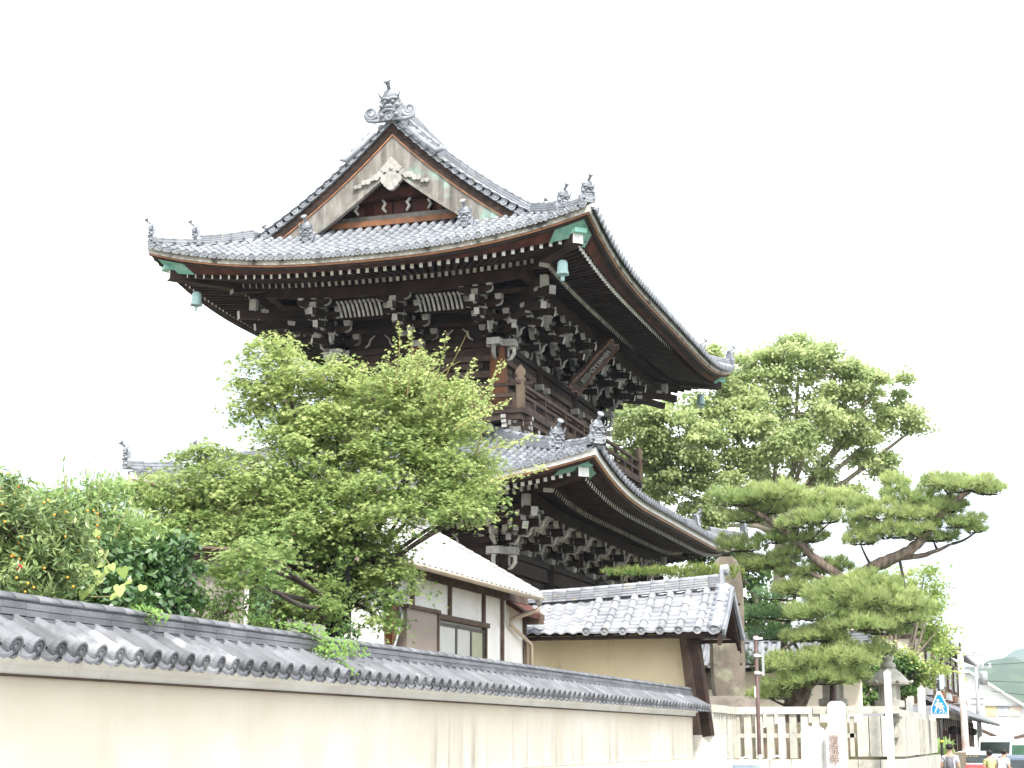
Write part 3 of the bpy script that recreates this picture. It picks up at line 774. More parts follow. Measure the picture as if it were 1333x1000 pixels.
# ================================================================== SETTING
ASPH = mat('asphalt', (.055, .055, .057), (.04, .04, .042), 3, .9, .3, 80, 0)
SOIL = mat('dry_soil', (.22, .18, .13), (.13, .12, .07), 2, .95, .4, 20, 0)
CREAM = mat('cream_wall_plaster', (.76, .69, .57), (.70, .63, .51), .8, .9, .12, 60, .0, c3=(.82, .78, .69), sc3=.6, lo3=.45, hi3=.7)
CREAMW = mat('streaked_cream_plaster', (.76, .69, .57), (.70, .63, .51), .8, .9, .12, 60, .0, c3=(.82, .78, .69), sc3=.6, lo3=.45, hi3=.7)
def add_streaks(m, colr, y_on, z_top, z_bot):
    n = m.node_tree; b = n.nodes['Principled BSDF']; src = b.inputs['Base Color'].links[0].from_socket
    t = n.nodes.new('ShaderNodeTexCoord'); sp = n.nodes.new('ShaderNodeSeparateXYZ'); n.links.new(t.outputs['Object'], sp.inputs[0])
    q = n.nodes.new('ShaderNodeMapping'); q.inputs['Scale'].default_value = (1, 1, .045); n.links.new(t.outputs['Object'], q.inputs[0])
    z = n.nodes.new('ShaderNodeTexNoise'); z.inputs['Scale'].default_value = 3.2; z.inputs['Detail'].default_value = 5; z.inputs['Roughness'].default_value = .65; n.links.new(q.outputs[0], z.inputs[0])
    def mr(s_, a, c, lo=0, hi=1):
        r = n.nodes.new('ShaderNodeMapRange'); r.inputs[1].default_value = a; r.inputs[2].default_value = c; r.inputs[3].default_value = lo; r.inputs[4].default_value = hi; n.links.new(s_, r.inputs[0]); return r.outputs[0]
    def mul(a, c):
        x = n.nodes.new('ShaderNodeMath'); x.operation = 'MULTIPLY'; n.links.new(a, x.inputs[0])
        if hasattr(c, 'links'): n.links.new(c, x.inputs[1])
        else: x.inputs[1].default_value = c
        return x.outputs[0]
    f = mul(mul(mr(z.outputs['Fac'], .52, .68), mr(sp.outputs['Z'], z_top, z_bot)), mr(sp.outputs['Y'], y_on, y_on + 3, .12, 1))
    x = n.nodes.new('ShaderNodeMix'); x.data_type = 'RGBA'; n.links.new(mul(f, .85), x.inputs[0]); n.links.new(src, x.inputs[6]); x.inputs[7].default_value = tuple(colr) + (1,)
    n.links.new(x.outputs[2], b.inputs['Base Color'])
add_streaks(CREAMW, (.30, .27, .22), -3.5, 2.36, 1.75)
YEL = mat('yellow_wall_plaster', (.74, .65, .45), (.67, .58, .39), 1.2, .9, .1, 40, 0, c3=(.40, .33, .21), sc3=2.2, st3=(1, 1, .35), lo3=.6, hi3=.8)
STONE = mat('pale_granite', (.56, .54, .47), (.42, .41, .36), 5, .85, .35, 45, .2, c3=(.20, .19, .16), sc3=2.3, lo3=.60, hi3=.78)
STONEW = mat('white_granite', (.70, .69, .65), (.56, .55, .51), 6, .85, .25, 45, .1, c3=(.30, .25, .21), sc3=5, lo3=.66, hi3=.8)
STONEB = mat('brown_mossy_stone', (.185, .155, .125), (.11, .095, .075), 2, .9, .5, 14, .15, c3=(.26, .28, .19), sc3=1.6, lo3=.52, hi3=.68)
ROCK = mat('dark_rock', (.22, .19, .16), (.11, .10, .085), 2.5, .9, .6, 10, .25, c3=(.12, .16, .07), sc3=2, lo3=.58, hi3=.7)
DARKM = mat('dark_metal', (.035, .037, .035), None, 3, .5, var=.1)
GALV = mat('grey_galvanised_metal', (.45, .46, .47), (.36, .37, .38), 4, .4, var=.1, metal=.4)
BEIGEP = mat('beige_pipe_plastic', (.52, .44, .35), (.44, .37, .30), 3, .5, var=.05)
RUST = mat('brown_painted_steel', (.13, .085, .08), (.09, .055, .05), 6, .5, var=.05, c3=(.5, .5, .5), sc3=20, lo3=.72, hi3=.76)
GLASS = mat('window_glass', (.25, .28, .28), (.18, .2, .2), 1, .08, var=.1, spec=.8)

def plane_obj(name, pts, m, z=None):
    b = MB(); i = b.pts(pts); b.face(tuple(range(i, i + len(pts))), 0, False, .5); return tag(b.build(name, m), kind='structure')
G = mat('ground_earth', (.16, .15, .11), (.09, .11, .05), .05, .95, var=0)
plane_obj('ground', [(-6000, -3000, -.02), (6000, -3000, -.02), (6000, 8000, -.02), (-6000, 8000, -.02)], G)
plane_obj('road', [(-4.4, -10, .0), (6, -10, .0), (6, 170, .0), (-4.4, 170, .0)], ASPH)
b = MB(); b.box(-6.6, -4.4, -10, 79, -.1, .13); tag(b.build('pavement', mat('pavement_concrete', (.42, .41, .39), (.34, .33, .31), 2, .9, .2, 40, 0)), kind='structure')
b = MB(); b.box(-4.39, -4.25, -10, 79, -.1, .12); tag(b.build('kerb', STONE), kind='structure')
b = MB(); b.box(-4.1, -3.98, -10, 160, .001, .006); tag(b.build('road_edge_line', WHITEB), kind='structure')
# raised temple precinct behind the retaining stones
b = MB(); b.box(-60, -7.02, -6, 41.2, -.05, 1.45); b.box(-60, -3.75, 41.2, 78, -.05, 1.449)
tag(b.build('precinct_terrace', SOIL), kind='structure')

# ================================================================== STREET WALL
def sheet_tiles(b, P, u0, u1, t0, t1, pitch, row, amp=.02, wave=True, mm=0):
    """wavy single-lap tiles: P(u, t, h) -> point"""
    n = int(round((u1 - u0) / pitch)); m_ = max(1, int(round((t1 - t0) / row)))
    for i in range(n):
        for j in range(m_):
            rr = random.random(); ids = []
            pts = []
            for tj, h in ((t0 + j * row - .02, .022), (t0 + (j + 1) * row, .0)):
                for q in range(6):
                    f_ = q / 5; pts.append(P(u0 + (i + f_) * pitch, tj, h + (amp * (sin(2 * pi * (f_ + .15)) if wave else -sin(pi * f_)))))
            for q in range(6): pts.append(P(u0 + (i + q / 5) * pitch, t0 + j * row - .02, .022 - .03 + (amp * (sin(2 * pi * (q / 5 + .15)) if wave else -sin(pi * q / 5)))))
            a = b.pts(pts)
            for q in range(5):
                b.face((a + q, a + q + 1, a + 7 + q, a + 6 + q), mm, True, rr); b.face((a + 12 + q, a + 13 + q, a + q + 1, a + q), mm, False, rr)
SW = thing('street_wall', (-7.0, 20, 0), 'long cream plaster street wall capped with dark grey round tiles, running away from the left foreground', 'wall')
b = MB(); Y0, Y1 = 1.0, 33.85
b.box(-7.3, -6.90, Y0, Y1, 1.62, 2.60); 
b.build('plaster_face', CREAMW, SW)
b = MB(); b.box(-7.32, -6.885, Y0, Y1 + .01, 0, 1.615); b.build('plinth', mat('plinth_plaster', (.70, .64, .50), (.6, .54, .42), 1, .9, .1, 40, 0), SW)
# cornice
b = MB(); prof = [(-6.90, 2.44), (-6.84, 2.44), (-6.835, 2.505), (-6.80, 2.515), (-6.77, 2.56), (-6.70, 2.575), (-6.90, 2.60)]
b.sweep([[V((x, y, z)) for x, z in prof] for y in (Y0, Y1 + .04)], 0); b.build('cornice', PLW, SW)
b = MB(); b.box(-6.90, -6.83, Y0, Y1 + .02, 2.425, 2.44); b.build('cornice_line', WOODB, SW)
# roof
b = MB(); pw = .2655; n = int((Y1 - Y0) / pw)
def wp(y, t, h=0):      # t from the ridge down to the eave
    return V((-6.87 + .35 * t, y, 2.772 - .195 * t + h))
for i in range(n + 1):
    y = Y0 + i * pw
    rr = random.random(); jx = random.uniform(-.006, .006)
    p0, p1 = wp(y, -.1, .01), wp(y + jx, 1.0, .015); d = (p1 - p0).normalized(); nn = V((0, 1, 0)).cross(d); nn = nn if nn.z > 0 else -nn
    mid = p0.lerp(p1, .30 + random.uniform(-.05, .05))
    rows = half_tube(b, [p0, mid, mid, p1], [nn] * 4, V((0, 1, 0)), [.058, .060, .070, .068])
    ids = [b.pts(q) for q in rows]
    for a_, c_ in ((0, 1), (2, 3)):
        for q in range(5): b.face((ids[a_] + q, ids[a_] + q + 1, ids[c_] + q + 1, ids[c_] + q), 0, True, rr if a_ else random.random())
    c = p1 + V((.012, 0, .0)); ax = (d + V((.15, 0, .12))).normalized()
    b.lathe([(.066, -.07), (.078, -.03), (.080, .0), (.066, .003), (.060, -.012), (.048, -.012), (.044, -.002), (.034, -.002), (.030, -.012), (.020, -.012), (.014, .004)], c, 20, 0, False, ax, rr)
    for q in range(8):      # beads round the crest
        a = q * pi / 4; l2 = ax.cross(V((0, 1, 0))).normalized(); b.lathe([(.007, -.012), (.004, -.002)], c + (V((0, 1, 0)) * cos(a) + l2 * sin(a)) * .054, 5, 0, False, ax, rr)
    # pan tile
    for t0_, t1_, hh in ((.0, .5, .0), (.45, 1.03, -.015)):
        pts = []
        for t, h in ((t0_, -.0), (t1_, .012)):
            for q in range(5): f_ = q / 4; pts.append(wp(y + .03 + (pw - .06) * f_, t, h + hh - .03 * sin(pi * f_)))
        if t1_ > 1:
            for q in range(5): f_ = q / 4; pts.append(wp(y + .03 + (pw - .06) * f_, t1_, -.012 + hh - .03 * sin(pi * f_)))
        a = b.pts(pts); r2 = random.random()
        for q in range(4):
            b.face((a + q, a + q + 1, a + 6 + q, a + 5 + q), 0, True, r2)
            if t1_ > 1: b.face((a + 5 + q, a + 6 + q, a + 11 + q, a + 10 + q), 0, False, r2)
    if True:
        g0 = wp(y + pw / 2, 1.03, -.03)
b.build('wall_tiles', TILED, SW)
b = MB(); b.sweep([[V((x, y, z)) for x, z in ((-7.16, 2.6), (-6.56, 2.545), (-6.86, 2.715), (-7.0, 2.80), (-7.2, 2.75))] for y in (Y0, Y1)], 0); b.build('roof_bed', PLW, SW)
b = MB()
for q in range(3):       # stacked flat ridge tiles, every tile slightly out of line
    y = Y0 - random.random() * .2
    while y < Y1:
        l_ = .29; jx = random.uniform(-.003, .003); jz = random.uniform(-.002, .002); hw = .135 - .012 * q
        b.box(-7.0 - hw + jx, -7.0 + hw + jx, max(y, Y0) + .002, min(y + l_, Y1) - .002, 2.795 + q * .052 + jz, 2.838 + q * .052 + jz)
        y += l_
b.box(-7.10, -6.90, Y0, Y1, 2.72, 2.96)
y = Y0
while y < Y1:
    rr = random.random(); e = random.uniform(-.002, .002)
    b.sweep([[V((-7 + (.112 + s_) * cos(a), yy, 2.955 + e + (.062 + s_) * sin(a))) for a in [pi * j / 8 for j in range(9)]] for yy, s_ in ((y + .002, .004), (min(y + .30, Y1), 0))], 0, True, True, rr)
    y += .30
b.build('wall_ridge', TILED, SW)
# end pier block under the brace post
b = MB()
random.seed(11)
for r_ in range(4):
    b.box(-7.22, -6.42, 33.95, 34.9, .0 + r_ * .52, .515 + r_ * .52)
tag(b.build('stone_pier', STONEW, None, (-6.8, 34.4, 0)), 'pale stone block pier under the brace post at the end of the street wall', 'pier')
# ================================================================== CONNECTING ROOFED WALL
CW = thing('roofed_side_wall', (-8.4, 34.9, 0), 'yellow plaster wall under a pale grey tiled gable roof, between the white house and the brace post', 'wall')
b = MB(); b.box(-11.0, -7.15, 34.75, 35.15, 1.4, 4.6); b.build('plaster_face', YEL, CW)
b = MB()
YR, YE, ZE = 34.95, 33.8, 4.14
def ZRF(x): return 4.84 + .25 * min(1, max(0, (x + 10.5) / 4.1)) ** 1.3
ZR = 5.09
def cp(x, t, h=0):    # t 0 eave .. 1 ridge (front);  slight concave
    return V((x, lerp(YE, YR, t), ZE + (ZRF(x) - ZE) * (t * .82 + .18 * t * t) + h))
def cpb(x, t, h=0): p = cp(x, t, h); p.y = 2 * YR - p.y; return p
sheet_tiles(b, lambda u, t, h: cp(u, t, h), -11.0, -8.98, 0, 1, .2525, .125, .022)
xs = [-9.05 + .385 * i for i in range(8)]
for F in (cp, cpb):
    for i, x in enumerate(xs + [-6.42]):
        t = 0
        if i < len(xs):
            x2 = (xs + [-6.42])[i + 1]
            for j in range(9):
                rr = random.random(); a = b.pts([F(x, j / 9 - .01, .03), F((x + x2) / 2, j / 9 - .01, .012), F(x2, j / 9 - .01, .03), F(x, (j + 1) / 9, .0), F((x + x2) / 2, (j + 1) / 9, -.018), F(x2, (j + 1) / 9, .0), F(x, j / 9 - .01, -.01), F((x + x2) / 2, j / 9 - .01, -.028), F(x2, j / 9 - .01, -.01)])
                for f_ in ((0, 1, 4, 3), (1, 2, 5, 4), (6, 7, 1, 0), (7, 8, 2, 1)): b.face(tuple(a + q for q in f_), 0, False, rr)
        r_ = .085 if i < len(xs) else .10
        nseg = 5
        for j in range(nseg):
            p0, p1 = F(x, j / nseg - (.04 if j == 0 else 0), .035), F(x, (j + 1) / nseg, .03); d = (p1 - p0).normalized(); nn = d.cross(V((1, 0, 0))); nn = nn if nn.z > 0 else -nn
            rows = half_tube(b, [p0, p1], [nn, nn], V((1, 0, 0)), [r_, r_ * .88]); ids = [b.pts(q) for q in rows]; rr = random.random()
            for q in range(5): b.face((ids[0] + q, ids[0] + q + 1, ids[1] + q + 1, ids[1] + q), 0, True, rr)
            if j == 0: tile_disc(b, p0 + V((0, -.01 if F is cp else .01, .01)), V((0, -1 if F is cp else 1, -.1)), r_ * 1.1)
b.build('tile_roof', TILEP, CW)
b = MB()   # verge tiles
for F in (cp, cpb):
    for j in range(8):
        t = (j + .3) / 8; p = F(-6.34, t, .06); d = (F(-6.34, t + .02) - F(-6.34, t)).normalized()
        b.tube([p + V((-.20, 0, .03)), p + V((.10, 0, -.02))], [.075, .088], 9); tile_disc(b, p + V((.10, 0, -.02)), V((1, 0, -.1)), .092)
        b.bar(F(-6.22, j / 8, -.05), F(-6.22, (j + 1) / 8, -.05), .06, .14, 0)
b.build('verge_tiles', TILE, CW)
ridge([(x, YR, ZRF(x) + .01) for x in np.linspace(-11.0, -6.4, 16)], .26, .20, 4, CW, 'ridge', TILEP, .09)
b = MB(); b.box(-6.46, -6.38, YR - .13, YR + .13, ZR + .0, ZR + .36); b.lathe([(.10, -.1), (.12, .06), (.05, .08)], (-6.36, YR, ZR + .36), 10, 0, False, (1, 0, 0)); b.build('ridge_end_tile', TILEP, CW)
b = MB()
for F in (cp, cpb):   # barge board
    rows = []
    for t in np.linspace(0, 1, 9):
        p = F(-6.3, t, 0); e = .12 if t > .05 else .16
        rows.append([p + V((dx, 0, dz)) for dx, dz in ((-.05, -.07), (.03, -.07), (.03, -.07 - .24), (-.05, -.07 - .24))])
    b.sweep(rows, 0)
b.box(-11, -6.3, 33.86, 33.93, 3.99, 4.07); b.box(-11, -6.3, 35.97, 36.04, 3.99, 4.07)
b.build('barge_board', WOOD, CW)
b = MB(); i = b.pts([(-11, 33.9, 4.08), (-6.3, 33.9, 4.08), (-6.4, 34.95, 4.95), (-11, 34.95, 4.75), (-11, 36.0, 4.08), (-6.3, 36.0, 4.08)]); b.face((i, i + 1, i + 2, i + 3)); b.face((i + 3, i + 2, i + 5, i + 4)); b.build('roof_boarding', WOOD, CW)
x = -10.9
while x < -6.4:
    b = MB(); b.bar((x, 34.95, 4.80), (x, 33.88, 4.03), .06, .08, 0); b.build('rafter', WOODB, CW); x += .38
BP = thing('brace_post', (-6.9, 34.2, 1.9), 'dark weathered leaning timber brace post under the gable end of the side wall roof', 'post')
b = MB(); b.bar((-6.83, 34.28, 2.02), (-7.12, 34.55, 4.25), .26, .26, 0); b.build('post', WOODB, BP)
b = MB(); b.bar((-6.60, 33.95, 2.05), (-6.90, 34.1, 4.18), .12, .22, 0); b.build('side_post', WOOD, BP)
b = MB(); b.box(-7.3, -6.35, 33.85, 34.8, 4.02, 4.14); b.build('cross_beam', WOOD, BP)

# ================================================================== WHITE HOUSE
HS = thing('white_house', (-10.3, 29, 1.4), 'single-storey white plaster house with brown timber posts, sliding windows and a pale tiled roof', 'house')
b = MB(); b.box(-14.5, -10.3, 24.3, 31.94, 1.4, 4.85); b.box(-14.5, -10.31, 31.94, 33.5, 1.4, 4.85); b.build('wall', PLW, HS)
for y in (26.95, 28.85, 30.78, 31.94, 33.45):
    b = MB(); b.box(-10.29, -10.24, y - .045, y + .045, 1.45 if y in (31.94, 33.45) else 4.1, 4.78); b.build('post', WOODB, HS)
b = MB(); b.box(-10.29, -10.22, 24.3, 33.5, 4.70, 4.84); b.build('wall_beam', WOODB, HS)
b = MB()
def hp(y, t, h=0): return V((-9.66 - 2.34 * t, y, 4.80 + 1.36 * t + h))
sheet_tiles(b, lambda u, t, h: hp(u, t, h), 24.1, 32.35, 0, 1, .27, .075, .02)
sheet_tiles(b, lambda u, t, h: (lambda p: V((-24.0 - p.x, p.y, p.z)))(hp(u, t, h)), 24.1, 32.35, .6, 1, .27, .075, .02)
b.build('roof', TILEW, HS)
b = MB(); i = b.pts([(-9.7, 24.1, 4.76), (-9.7, 32.3, 4.76), (-12.0, 32.3, 6.10), (-12.0, 24.1, 6.10), (-13.4, 24.1, 5.27), (-13.4, 32.3, 5.27)]); b.face((i, i + 1, i + 2, i + 3)); b.face((i + 3, i + 2, i + 5, i + 4)); b.face((i + 1, i + 5, i + 2)); b.face((i, i + 3, i + 4)); b.build('roof_boarding', WOODB, HS)
ridge([(-12.0, y, 6.14) for y in np.linspace(24.1, 32.35, 20)], .24, .16, 2, HS, 'roof_ridge', TILEW, .09)
b = MB()
for j in range(14):
    p = hp(32.37, j / 13.5, .05); b.tube([p, p + V((-.25, 0, .13))], [.06, .055], 8)
b.build('verge_tiles', TILEW, HS)
b = MB(); gp = [(-9.60, y, 4.72) for y in (24.1, 32.355)]
rows = [[V((-9.60 + .07 * cos(a), y, 4.74 + .07 * sin(a))) for a in [pi + pi * j / 8 for j in range(9)]] + [V((-9.60 + .055 * cos(a), y, 4.74 + .055 * sin(a))) for a in [2 * pi - pi * j / 8 for j in range(9)]] for y in (24.1, 32.355)]
b.sweep(rows, 0, True); b.build('gutter', BEIGEP, HS)
b = MB(); b.tube([(-9.6, 32.2, 4.74), (-9.6, 32.2, 4.5), (-10.2, 32.25, 4.32), (-10.22, 32.35, 4.22), (-10.18, 33.6, 3.90), (-10.18, 33.6, 1.5)], .042, 8); b.build('downpipe', BEIGEP, HS)
b = MB(); b.tube([(-9.6, 32.2, 4.85), (-9.6, 32.2, 4.58)], .07, 10); b.build('rain_hopper', GALV, HS)
# window
wf = MB(); y0, y1, z0, z1 = 27.62, 30.74, 3.0, 4.06
wf.box(-10.29, -10.16, y0 - .1, y1 + .1, z1, z1 + .09); wf.box(-10.29, -10.20, y1, y1 + .07, z0, z1 - .001); wf.box(-10.29, -10.20, y0 - .06, y0, z0, z1 - .001); wf.box(-10.29, -10.18, y0 - .1, y1 + .1, z0 - .07, z0)
wo = wf.build('window', WOODB, HS)
P1 = mat('net_curtain', (.55, .56, .53), (.46, .47, .45), 3, .6, var=.05, stretch=(1, 8, 1)); P2 = mat('yellow_curtain_glass', (.42, .43, .30), (.36, .38, .30), 2, .3, var=.05)
for i, (a_, c_, mm) in enumerate(((27.62, 28.18, GLASS), (28.22, 29.16, P1), (29.2, 29.95, P1), (29.99, 30.72, P2))):
    b = MB(); b.box(-10.29, -10.262 if i % 2 else -10.25, a_, c_, z0, z1 - .04); b.build('pane', mm, wo)
    b = MB(); x_ = -10.24 if i % 2 else -10.23
    b.box(-10.285, x_, c_ - .035, c_ + .035, z0 + .001, z1 - .041); b.box(-10.285, x_ - .003, a_, c_, z1 - .10, z1 - .042); b.build('sash', mat('bronze_sash', (.10, .09, .085), None, 3, .5, var=.05) if 'bronze_sash' not in MATS else MATS['bronze_sash'], wo)
b = MB(); b.box(-10.29, -10.0, 26.02, 27.45, 2.9, 4.10); o = b.build('shutter_box', mat('taupe_panel', (.24, .20, .17), (.21, .175, .15), 1, .6, var=.03), HS)
b = MB(); b.box(-10.29, -9.95, 25.95, 27.52, 4.101, 4.16); b.box(-10.02, -9.97, 27.46, 27.51, 2.9, 4.10); b.build('shutter_box_frame', WOODB, HS)
# boarded end of the house with lean-to board and cables
b = MB()
for i in range(7): b.box(-10.27, -10.235 + .006 * (i % 2), 24.3 + i * .2, 24.3 + i * .2 + .195, 1.5, 3.9)
b.build('board_siding', mat('pinkish_board', (.27, .16, .12), (.20, .12, .09), 3, .75, .2, 20, .2, stretch=(1, 1, .2)), HS)
b = MB(); b.box(-10.3, -10.14, 25.72, 25.9, 1.5, 4.2); b.build('corner_post', WOODO, HS)
b = MB(); b.tube([(-10.05, 24.7, 4.1)] + [(-10.0, 24.7 + .09 * i, 3.95 - .62 * sin(pi * i / 12) ) for i in range(13)] + [(-10.05, 25.8, 4.1)], .022, 6); b.build('cable', GALV, HS)
b = MB(); i = b.pts([(-10.9, 33.8, 5.02), (-9.95, 33.8, 4.40), (-9.95, 33.8, 4.50), (-10.9, 33.8, 5.14), (-10.9, 32.3, 5.02), (-9.95, 32.3, 4.40), (-9.95, 32.3, 4.5), (-10.9, 32.3, 5.14)])
for f_ in ((0, 1, 2, 3), (7, 6, 5, 4), (3, 2, 6, 7), (4, 5, 1, 0), (1, 5, 6, 2)): b.face(tuple(i + q for q in f_))
b.build('lean_to_board', WOODR, HS)
b = MB(); b.box(-10.3, -9.9, 33.45, 33.58, 4.30, 4.5); b.build('lean_to_beam', WOODB, HS)

# ---- outbuilding, shed, air unit and the pole bundle behind the wall
SH = thing('corrugated_shed', (-9.2, 17.6, 1.4), 'small shed of weathered corrugated sheet with a brown top rail, left of the maple', 'shed')
CORR = mat('weathered_corrugated_sheet', (.29, .265, .235), (.19, .175, .155), 3, .7, .2, 30, .2, c3=(.32, .16, .09), sc3=1.5, lo3=.6, hi3=.72, stretch=(1, 1, .3))
pA, pB = onY(222, 725, 17.0), onY(322, 725, 17.6); pA.z = pB.z = 0
def corr(b, A, B, z0, z1, n_, amp=.012):
    d = (B - A); nn = V((d.y, -d.x, 0)).normalized(); pr = []
    m_ = n_ * 6
    for i in range(m_ + 1): pr.append(A + d * (i / m_) + nn * (amp * sin(2 * pi * i / 6)))
    i0 = b.pts([p + V((0, 0, z0)) for p in pr] + [p + V((0, 0, z1)) for p in pr])
    for i in range(m_): b.face((i0 + i, i0 + i + 1, i0 + m_ + 2 + i, i0 + m_ + 1 + i), 0, True, (i // 18 * .37) % 1)
b = MB(); corr(b, pA, pB, 1.5, 4.02, 15); corr(b, pB, pB + V((-.9, 2.0, 0)), 1.5, 4.0, 20); b.build('corrugated_sheet', CORR, SH)
b = MB(); b.bar(pA + V((0, -.03, 4.02)), pB + V((.03, -.03, 4.02)), .05, .09); b.build('top_rail', WOODB, SH)
b = MB(); b.bar(pA + V((-.1, -.15, 4.12)), pB + V((.1, -.12, 4.09)), .34, .025); b.build('shed_roof', mat('rusty_roof_sheet', (.15, .10, .08), (.10, .07, .06), 4, .7, .2, 20, .1), SH)
b = MB(); b.tube([pB + V((.03, -.05, 1.4)), pB + V((.03, -.05, 3.72))], .028, 8); b.build('corner_pole', mat('chipped_white_pole', (.62, .60, .56), (.38, .36, .33), 14, .7, var=.05, stretch=(1, 1, .5)), SH)
OB = thing('outbuilding', (-11.5, 22.5, 1.4), 'low white outbuilding with a brown tiled roof seen through gaps under the maple', 'outbuilding')
qa, qb = onY(325, 790, 22.4), onY(421, 790, 22.4)
b = MB(); b.box(qa.x - .6, qb.x + .1, 22.4, 24.5, 1.45, 3.95); b.build('wall', PLW, OB)
b = MB(); sheet_tiles(b, lambda u, t, h: V((u, 22.05 + 1.6 * t, 3.95 + .75 * t + h)), qa.x - .9, qb.x + .2, 0, 1, .25, .14, .02); b.build('roof', mat('brown_roof_tile', (.22, .15, .12), (.15, .11, .09), 4, .6, .2, 40, .3), OB)
b = MB(); b.box(qa.x - .6, qb.x + .1, 22.3, 22.38, 3.84, 3.93); b.build('eave_board', WOODB, OB)
b = MB(); c_ = onY(345, 815, 22.2); b.box(c_.x - .25, c_.x + .18, 22.32, 22.38, 2.4, c_.z + .06); b.build('dark_window', VOID, OB)
TR = thing('garden_trellis', (-8.9, 20.8, 1.4), 'ivy-covered dark timber trellis with a slanting brace, between shed and pole bundle', 'trellis')
ta, tb = onY(322, 792, 20.5), onY(432, 812, 20.5)
b = MB(); b.bar(ta, tb, .06, .07); b.build('top_bar', WOODB, TR)
b = MB(); b.bar(ta + V((.55, 0, -.04)), ta + V((.55, 0, -.9)), .05, .05); b.build('upright', WOODB, TR)
b = MB(); b.bar(ta + V((.75, 0, -.40)), tb + V((-.3, 0, -.03)), .05, .08); b.build('brace', WOODB, TR)
PB = thing('pole_bundle', (-8.4, 19.55, 1.4), 'upright bundle of dark green and black poles wrapped in ivy beside the maple trunk', 'poles')
BL = [mat('dark_green_pole', (.05, .075, .06), None, 4, .5, var=.2), mat('black_pole', (.018, .02, .022), None, 4, .45, var=.2), mat('grey_pole', (.17, .17, .16), None, 4, .6, var=.2)]
for i, (px_, w_, mi) in enumerate(((427, .055, 0), (432, .05, 1), (436.5, .05, 1), (441, .04, 2), (445, .05, 1), (449.5, .045, 2), (453.5, .05, 1))):
    p = onY(px_, 826, 19.5 + .05 * (i % 2)); b = MB(); b.box(p.x - w_ / 2, p.x + w_ / 2, p.y - .025, p.y + .025, 1.4, 4.1 + .1 * (i % 3)); b.build('pole', BL[mi], PB)
AC = thing('gas_meter', onY(474, 838, 24.3), 'small pale grey meter box on the boarded house wall right of the pole bundle', 'meter')
p = AC.location; b = MB(); b.box(p.x - .12, p.x + .12, p.y - .12, p.y + .12, p.z - .35, p.z + .16); b.build('casing', mat('pale_grey_metal', (.5, .5, .46), None, 3, .5, var=.05), AC)
b = MB(); b.box(p.x + .0, p.x + .09, p.y - .13, p.y - .121, p.z - .02, p.z + .08); b.build('dial', DARKM, AC)

# ================================================================== STONES, FENCE, LANTERNS
def rough_slab(b, c, rings, n=14, seed=1, amp=.06, m=0, ang=0):
    """rings [(z, rx, ry)]"""
    rs = random.Random(seed); ids = []
    ph = [rs.uniform(0, 6.28) for _ in range(6)]
    for z, rx, ry in rings:
        row = []
        for j in range(n):
            a = 2 * pi * j / n; ca, sa = cos(a), sin(a)
            e = 1 / max(abs(ca), abs(sa)) ** .75
            k_ = 1 + amp * (sin(3 * a + ph[0] + z * 1.3) + sin(5 * a + ph[1] - z * 2.1) * .6 + rs.uniform(-.5, .5))
            x, y = rx * ca * e * k_, ry * sa * e * k_
            row.append(V(c) + V((x * cos(ang) - y * sin(ang), x * sin(ang) + y * cos(ang), z + rs.uniform(-.01, .01))))
        ids.append(b.pts(row))
    rr = rs.random()
    for i in range(len(ids) - 1):
        for j in range(n):
            jj = (j + 1) % n; b.face((ids[i] + j, ids[i] + jj, ids[i + 1] + jj, ids[i + 1] + j), m, False, rr)
    b.face(tuple(ids[0] + j for j in range(n))[::-1], m, False, rr); b.face(tuple(ids[-1] + j for j in range(n)), m, False, rr)
MN = thing('stone_monument', (-7.85, 43, 1.45), 'tall brown upright stone slab on a rough rock beside the side wall', 'monument')
b = MB(); zz = [2.95, 3.25, 3.9, 4.6, 5.2, 5.85, 6.25, 6.45, 6.56]; rx = [.36, .42, .44, .44, .43, .41, .36, .29, .17]
rough_slab(b, (-7.82, 43, 0), [(z, r_, .21) for z, r_ in zip(zz, rx)], 18, 3, .035, 0, R(24)); b.build('slab', STONEB, MN)
b = MB(); rough_slab(b, (-7.95, 43, 0), [(1.4, .95, .7), (2.3, .95, .7), (2.75, .90, .6), (2.95, .75, .5), (3.05, .5, .3)], 18, 8, .09); b.build('base_rock', ROCK, MN)
b = MB()
for z in (5.35, 4.95, 4.6, 4.15, 3.85):
    p = V((-7.88, 43, z)) + V((cos(R(24)) * .34, sin(R(24)) * .34, 0)) - V((-sin(R(24)), cos(R(24)), 0)) * .215
    b.lathe([(.03, -.03), (.035, .0), (.01, .012)], p, 7, 0, False, (.4, -.9, 0))
b.build('drill_marks', VOID, MN)

FN = thing('stone_fence', (-5.6, 41, 1.45), 'low pale granite post-and-rail fence of the precinct in front of the monument and pine', 'fence')
def fpost(x, y, w_, z0, z1, ang=0, mt=STONE):
    b = MB(); b.frame_box((x, y, (z0 + z1) / 2), (w_ / 2 * cos(ang), w_ / 2 * sin(ang), 0), (-w_ / 2 * sin(ang), w_ / 2 * cos(ang), 0), (0, 0, (z1 - z0) / 2)); b.build('fence_post', mt, FN)
x = -7.28
while x < -5.25: fpost(x, 41, .165, 1.55, 2.60); x += .27
for x in (-5.0, -4.86): fpost(x + .12, 41, .14, 1.55, 2.60)
y = 38.1
while y < 40.9: fpost(-7.36, y, .165, 1.55, 2.62); y += .27
x = -4.45
for x, w_ in ((-4.30, .26), (-4.02, .26), (-3.74, .26), (-4.56, .1)): fpost(x, 41.0, w_, 1.60, 2.52)
y = 41.35
i = 0
while y < 53.5: fpost(-3.56, y, .30 if i % 3 else .2, 1.6, 2.52); y += .42; i += 1
